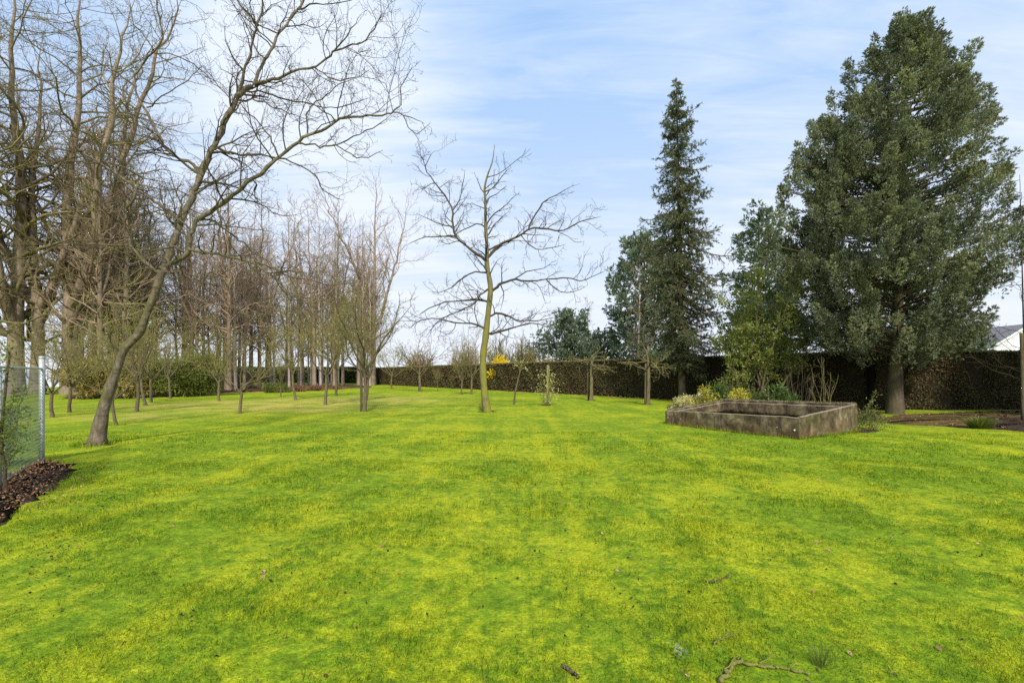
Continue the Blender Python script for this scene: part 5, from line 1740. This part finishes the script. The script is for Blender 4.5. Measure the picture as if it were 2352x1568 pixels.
# fallen leaves on the fence bed and loose ones on the lawn (nobody could count them)
def fallen():
    r = np.random.default_rng(211)
    mn, mx = bed_poly.min(0), bed_poly.max(0)
    P = []
    while len(P) < 1150:
        x, y = r.uniform(mn, mx)
        if inside(bed_poly, np.array([x]), np.array([y]))[0]:
            # leaves gather against the wire
            dist = abs((x - fp0[0]) * fdir[1] - (y - fp0[1]) * fdir[0])
            if r.uniform() < math.exp(-dist / .36) + .05:
                P.append((x, y, .035 + r.uniform(0, .05 * math.exp(-dist / .3))))
    for k in range(170):
        e = bed_poly[r.integers(2, 8)] * 1.0
        f_ = bed_poly[r.integers(2, 8)]
        q = e + (f_ - e) * r.uniform() + np.array([abs(r.normal()) * .28, r.normal() * .2])
        P.append((q[0], q[1], .02))
    P = np.array(P)
    d = unit(np.column_stack([r.normal(size=(len(P), 2)), r.normal(size=len(P)) * .35]))
    ln = r.uniform(.018, .042, len(P))
    sd_ = perp_to(d, r); sd_[:, 2] *= .4; sd_ = unit(sd_)
    nn = np.cross(d, sd_)
    g = Geo().add(*diamonds(P, d, sd_, ln, ln * .55, .3, nn))
    tag(g.build('fallen_leaves', M['dead']), 'brown fallen leaves heaped along the foot of the wire fence', 'leaves', kind='stuff')
    n = 3600
    y = np.where(r.uniform(size=n) < .6, r.uniform(1.9, 6.5, n), np.sqrt(r.uniform(6 ** 2, 17 ** 2, n))); x = r.uniform(-1.15, 1.15, n) * y
    keep = ~inside(BOX, x, y)
    x, y = x[keep], y[keep]; n = len(x)
    cl = np.sin(x * 1.3 + 2 * np.sin(y * .8)) * np.sin(y * 1.9 + x) + .9 * r.normal(size=n)
    x, y = x[cl > .25], y[cl > .25]; n = len(x)
    P = np.column_stack([x, y, bump_z(x, y) + r.uniform(.004, .018, n)])
    d = unit(np.column_stack([r.normal(size=(n, 2)), r.normal(size=n) * .3]))
    ln = np.minimum(r.lognormal(math.log(.0135), .5, n), .026)
    sd_ = perp_to(d, r); sd_[:, 2] *= .5; sd_ = unit(sd_)
    g = Geo()
    k = n // 7
    g.add(*diamonds(P[:k], d[:k], sd_[:k], ln[:k] * 2.4, ln[:k] * 1.3, .3, np.cross(d, sd_)[:k]), mat=0)
    g.add(*diamonds(P[k:], d[k:], sd_[k:], ln[k:], ln[k:] * .8, .3, np.cross(d, sd_)[k:]), mat=1)
    # the worn strip beside the bed
    n = 420
    a_, b_ = ground(20, 1450), ground(165, 1200)
    u_ = r.uniform(0, 1, n)
    q = a_ + (b_ - a_) * u_[:, None] + r.normal(size=(n, 3)) * np.array([.13, .13, 0]) * (1.5 - u_)[:, None]
    keep = np.sin(u_ * 23) + r.normal(size=n) * .6 > .1
    q = q[keep]; n = len(q)
    q[:, 2] = bump_z(q[:, 0], q[:, 1]) + r.uniform(.006, .02, n)
    d2 = unit(np.column_stack([r.normal(size=(n, 2)), r.normal(size=n) * .3])); l2 = r.uniform(.008, .024, n)
    g.add(*diamonds(q, d2, perp_to(d2, r), l2, l2 * .7), mat=1)
    tag(g.build('lawn_debris', [M['pale_leaf'], M['soil']]), 'dead leaves, worm casts and bark crumbs scattered over the lawn', 'debris', kind='stuff')
    n = 420
    mn, mx = need_poly.min(0), need_poly.max(0)
    x, y = r.uniform(mn[0], mx[0], n * 2), r.uniform(mn[1], mx[1], n * 2)
    kp = inside(need_poly, x, y); x, y = x[kp], y[kp]; n = len(x)
    P = np.column_stack([x, y, bump_z(x, y) + .05])
    d = unit(np.column_stack([r.normal(size=(n, 2)), r.normal(size=n) * .2]))
    ln = r.uniform(.03, .08, n)
    tag(Geo().add(*diamonds(P, d, perp_to(d, r), ln, ln * .5)).build('needle_litter', M['dead']), 'brown leaf litter on the bare earth under the cypress', 'litter', kind='stuff')
    hp = np.array([(-10.0, 55.0), (0.0, 41.0), (15.0, 20.0)])
    u = r.uniform(0, 1, 700)
    a, b_ = np.array([-6.0, 49.7]), np.array([15.2, 20.0])
    nv = unit(np.array([-51.9, -37.0]))
    q = a + (b_ - a) * (u ** .7)[:, None] + nv * (r.uniform(.35, 1.1, 700) ** 1.3)[:, None]
    P = np.column_stack([q, np.full(700, .02)])
    d = unit(np.column_stack([r.normal(size=(700, 2)), r.normal(size=700) * .3])); ln = r.uniform(.06, .13, 700)
    tag(Geo().add(*diamonds(P, d, perp_to(d, r), ln, ln * .6)).build('hedge_litter', M['dead']), 'reddish dead leaves lying along the foot of the long hedge', 'litter', kind='stuff')


fallen()


def fallen_branch(name, lab, pts, r0, r1, mat, seed, subs=0):
    base = ground(*pts[0])
    r = np.random.default_rng(seed)
    q = np.array([ground(*p) - base for p in pts])
    q[:, 2] = .008 + r.uniform(0, .012, len(q))
    P = catmull(q, 40)
    P[1:-1] += np.random.default_rng(seed + 1).normal(size=(38, 3)) * r0 * np.array([.45, .45, .25])
    R = np.linspace(r0, r1, 40) * (1 + .22 * r.normal(size=40)) * .85
    g = Geo().add(*capped(P, R, 8))
    if subs:
        a, b_ = grow(P[None], R[None], count=subs, t0=.1, ang=(30, 60), ratio=.25, n=5, wander=.2, rmin=.003, r=r)
        a[:, :, 2] = np.abs(a[:, :, 2] - .02) * .4 + .02
        g.add(*tubes(a, b_, 5))
    tag(g.build(name, mat, loc=tuple(base)), lab, 'branch', 'fallen branches on the lawn')


fallen_branch('fallen_branch', 'mossy forked fallen branch lying in the near grass', [(1655, 1572), (1675, 1545), (1692, 1528), (1740, 1533), (1800, 1540), (1860, 1556)], .014, .006, M['bark_green'], 221, 3)
fallen_branch('fallen_branch', 'short dark bare stick in the near grass', [(1290, 1532), (1312, 1545), (1330, 1562)], .010, .007, M['darkstake'], 222)
fallen_branch('fallen_branch', 'small mossy twig pointing up-right near the weed', [(1640, 1484), (1662, 1470), (1690, 1462)], .006, .003, M['bark_green'], 223, 2)
fallen_branch('fallen_branch', 'thin brown twig lying on the mid lawn', [(1630, 1340), (1650, 1336), (1675, 1326)], .008, .003, M['darkstake'], 224, 2)


def weed():
    b = ground(1560, 1512)
    r = np.random.default_rng(231)
    root = tag(empty('weed_plant', tuple(b)), 'small grey-green rosette weed in the near grass', 'weed')
    n = 26
    a = r.uniform(0, 6.28, n)
    d = unit(np.column_stack([np.cos(a), np.sin(a), r.uniform(.25, 1.2, n)]))
    p = d * .01 + r.normal(size=(n, 3)) * .025; p[:, 2] = np.abs(p[:, 2]) + .015
    ln = r.uniform(.02, .045, n)
    sd_ = unit(np.column_stack([-np.sin(a), np.cos(a), np.zeros(n)]))
    Geo().add(*diamonds(p, d, sd_, ln, ln * .5, -.2, np.tile([0, 0, 1.0], (n, 1)))).build('leaves', M['weed'], root)


weed()

# ------------------------------------------------------------------ house beyond the hedge and the sapling at the edge
def house():
    Y = 44.0
    s = Y / FX
    cx = (2356 - CX) * s
    root = tag(empty('white_house', (cx, Y, 0)), 'white rendered house gable with grey tiled roof beyond the hedge', 'house')
    ap = CAMH + (HY - 748) * s
    ev = ap - 2.6
    hw = 4.3
    g = Geo()
    g.prism([(-hw, 0, -.1), (hw, 0, -.1), (hw, 0, ev), (0, 0, ap), (-hw, 0, ev)], [(-hw, 7, -.1), (hw, 7, -.1), (hw, 7, ev), (0, 7, ap), (-hw, 7, ev)])
    g.build('wall', M['white_wall'], root)
    g = Geo()
    th = .16
    for sg in (-1, 1):
        e = np.array([sg * (hw + .35), ev - .21]); t = np.array([sg * .002, ap + .02])
        nn = np.array([sg * .52, .85]) * th
        ring0 = [(e[0], -.3, e[1] + .02), (t[0], -.3, t[1] + .02), (t[0], -.3, t[1] + th), (e[0] + nn[0] * .3, -.3, e[1] + th)]
        ring1 = [(x, 7.3, z) for x, _, z in ring0]
        g.prism(ring0, ring1)
    g.build('roof', M['roof'], root)
    # the white verge boards
    g = Geo()
    for sg in (-1, 1):
        r0 = [(sg * (hw + .4), -.36, ev - .30), (0, -.36, ap - .05), (0, -.36, ap + .14), (sg * (hw + .4), -.36, ev - .09)]
        r1 = [(x, -.303, z) for x, _, z in r0]
        g.prism(r0, r1)
    g.build('verge_board', M['white_wall'], root)
    # rear wing whose roof slope faces the garden
    w0, w1 = -10.5, -.6
    g = Geo()
    g.prism([(w0, 3.0, -.1), (w1 - 3.8, 3.0, -.1), (w1 - 3.8, 6.9, -.1), (w0, 6.9, -.1)], [(w0, 3.0, ev), (w1 - 3.8, 3.0, ev), (w1 - 3.8, 6.9, ev), (w0, 6.9, ev)])
    g.build('wing_wall', M['white_wall'], root)
    g = Geo()
    for k in range(9):
        z0 = ev - .15 + (ap - .35 - ev) * k / 9; y0 = 2.6 + 2.3 * k / 9
        z1 = ev - .15 + (ap - .35 - ev) * (k + 1) / 9; y1 = 2.6 + 2.3 * (k + 1) / 9
        g.prism([(w0 - .3, y0, z0), (w1, y0, z0), (w1, y1 + .03, z1), (w0 - .3, y1 + .03, z1)], [(w0 - .3, y0, z0 + .07), (w1, y0, z0 + .07), (w1, y1 + .03, z1 + .04), (w0 - .3, y1 + .03, z1 + .04)])
    g.build('wing_roof', M['roof'], root)


house()
thin = Pool([bare_tree('larch_sapling', 9.0, .03, .12, 26, (60, 95), .2, [dict(dens=5, ang=(40, 80), ratio=.4, n=4, lmin=.08, lmax=.5, wander=.3)], M['darkstake'], M['twig_main'], 241, up=.06, rmin=.007, lean=.01)])
Yt = 17.0
thin.put(0, ((2352 - CX) * Yt / FX, Yt, 0), .2, 1.0, 'very thin bare sapling with side shoots at the photo edge before the house')
shrub_px('bare_climber', 'yellow-green leafy bush beside the house gable behind the hedge', 2338, 2420, 870, 768, 'bright', 'twig_orchard', 3000, .16, 243, Y=26, shape='dome')
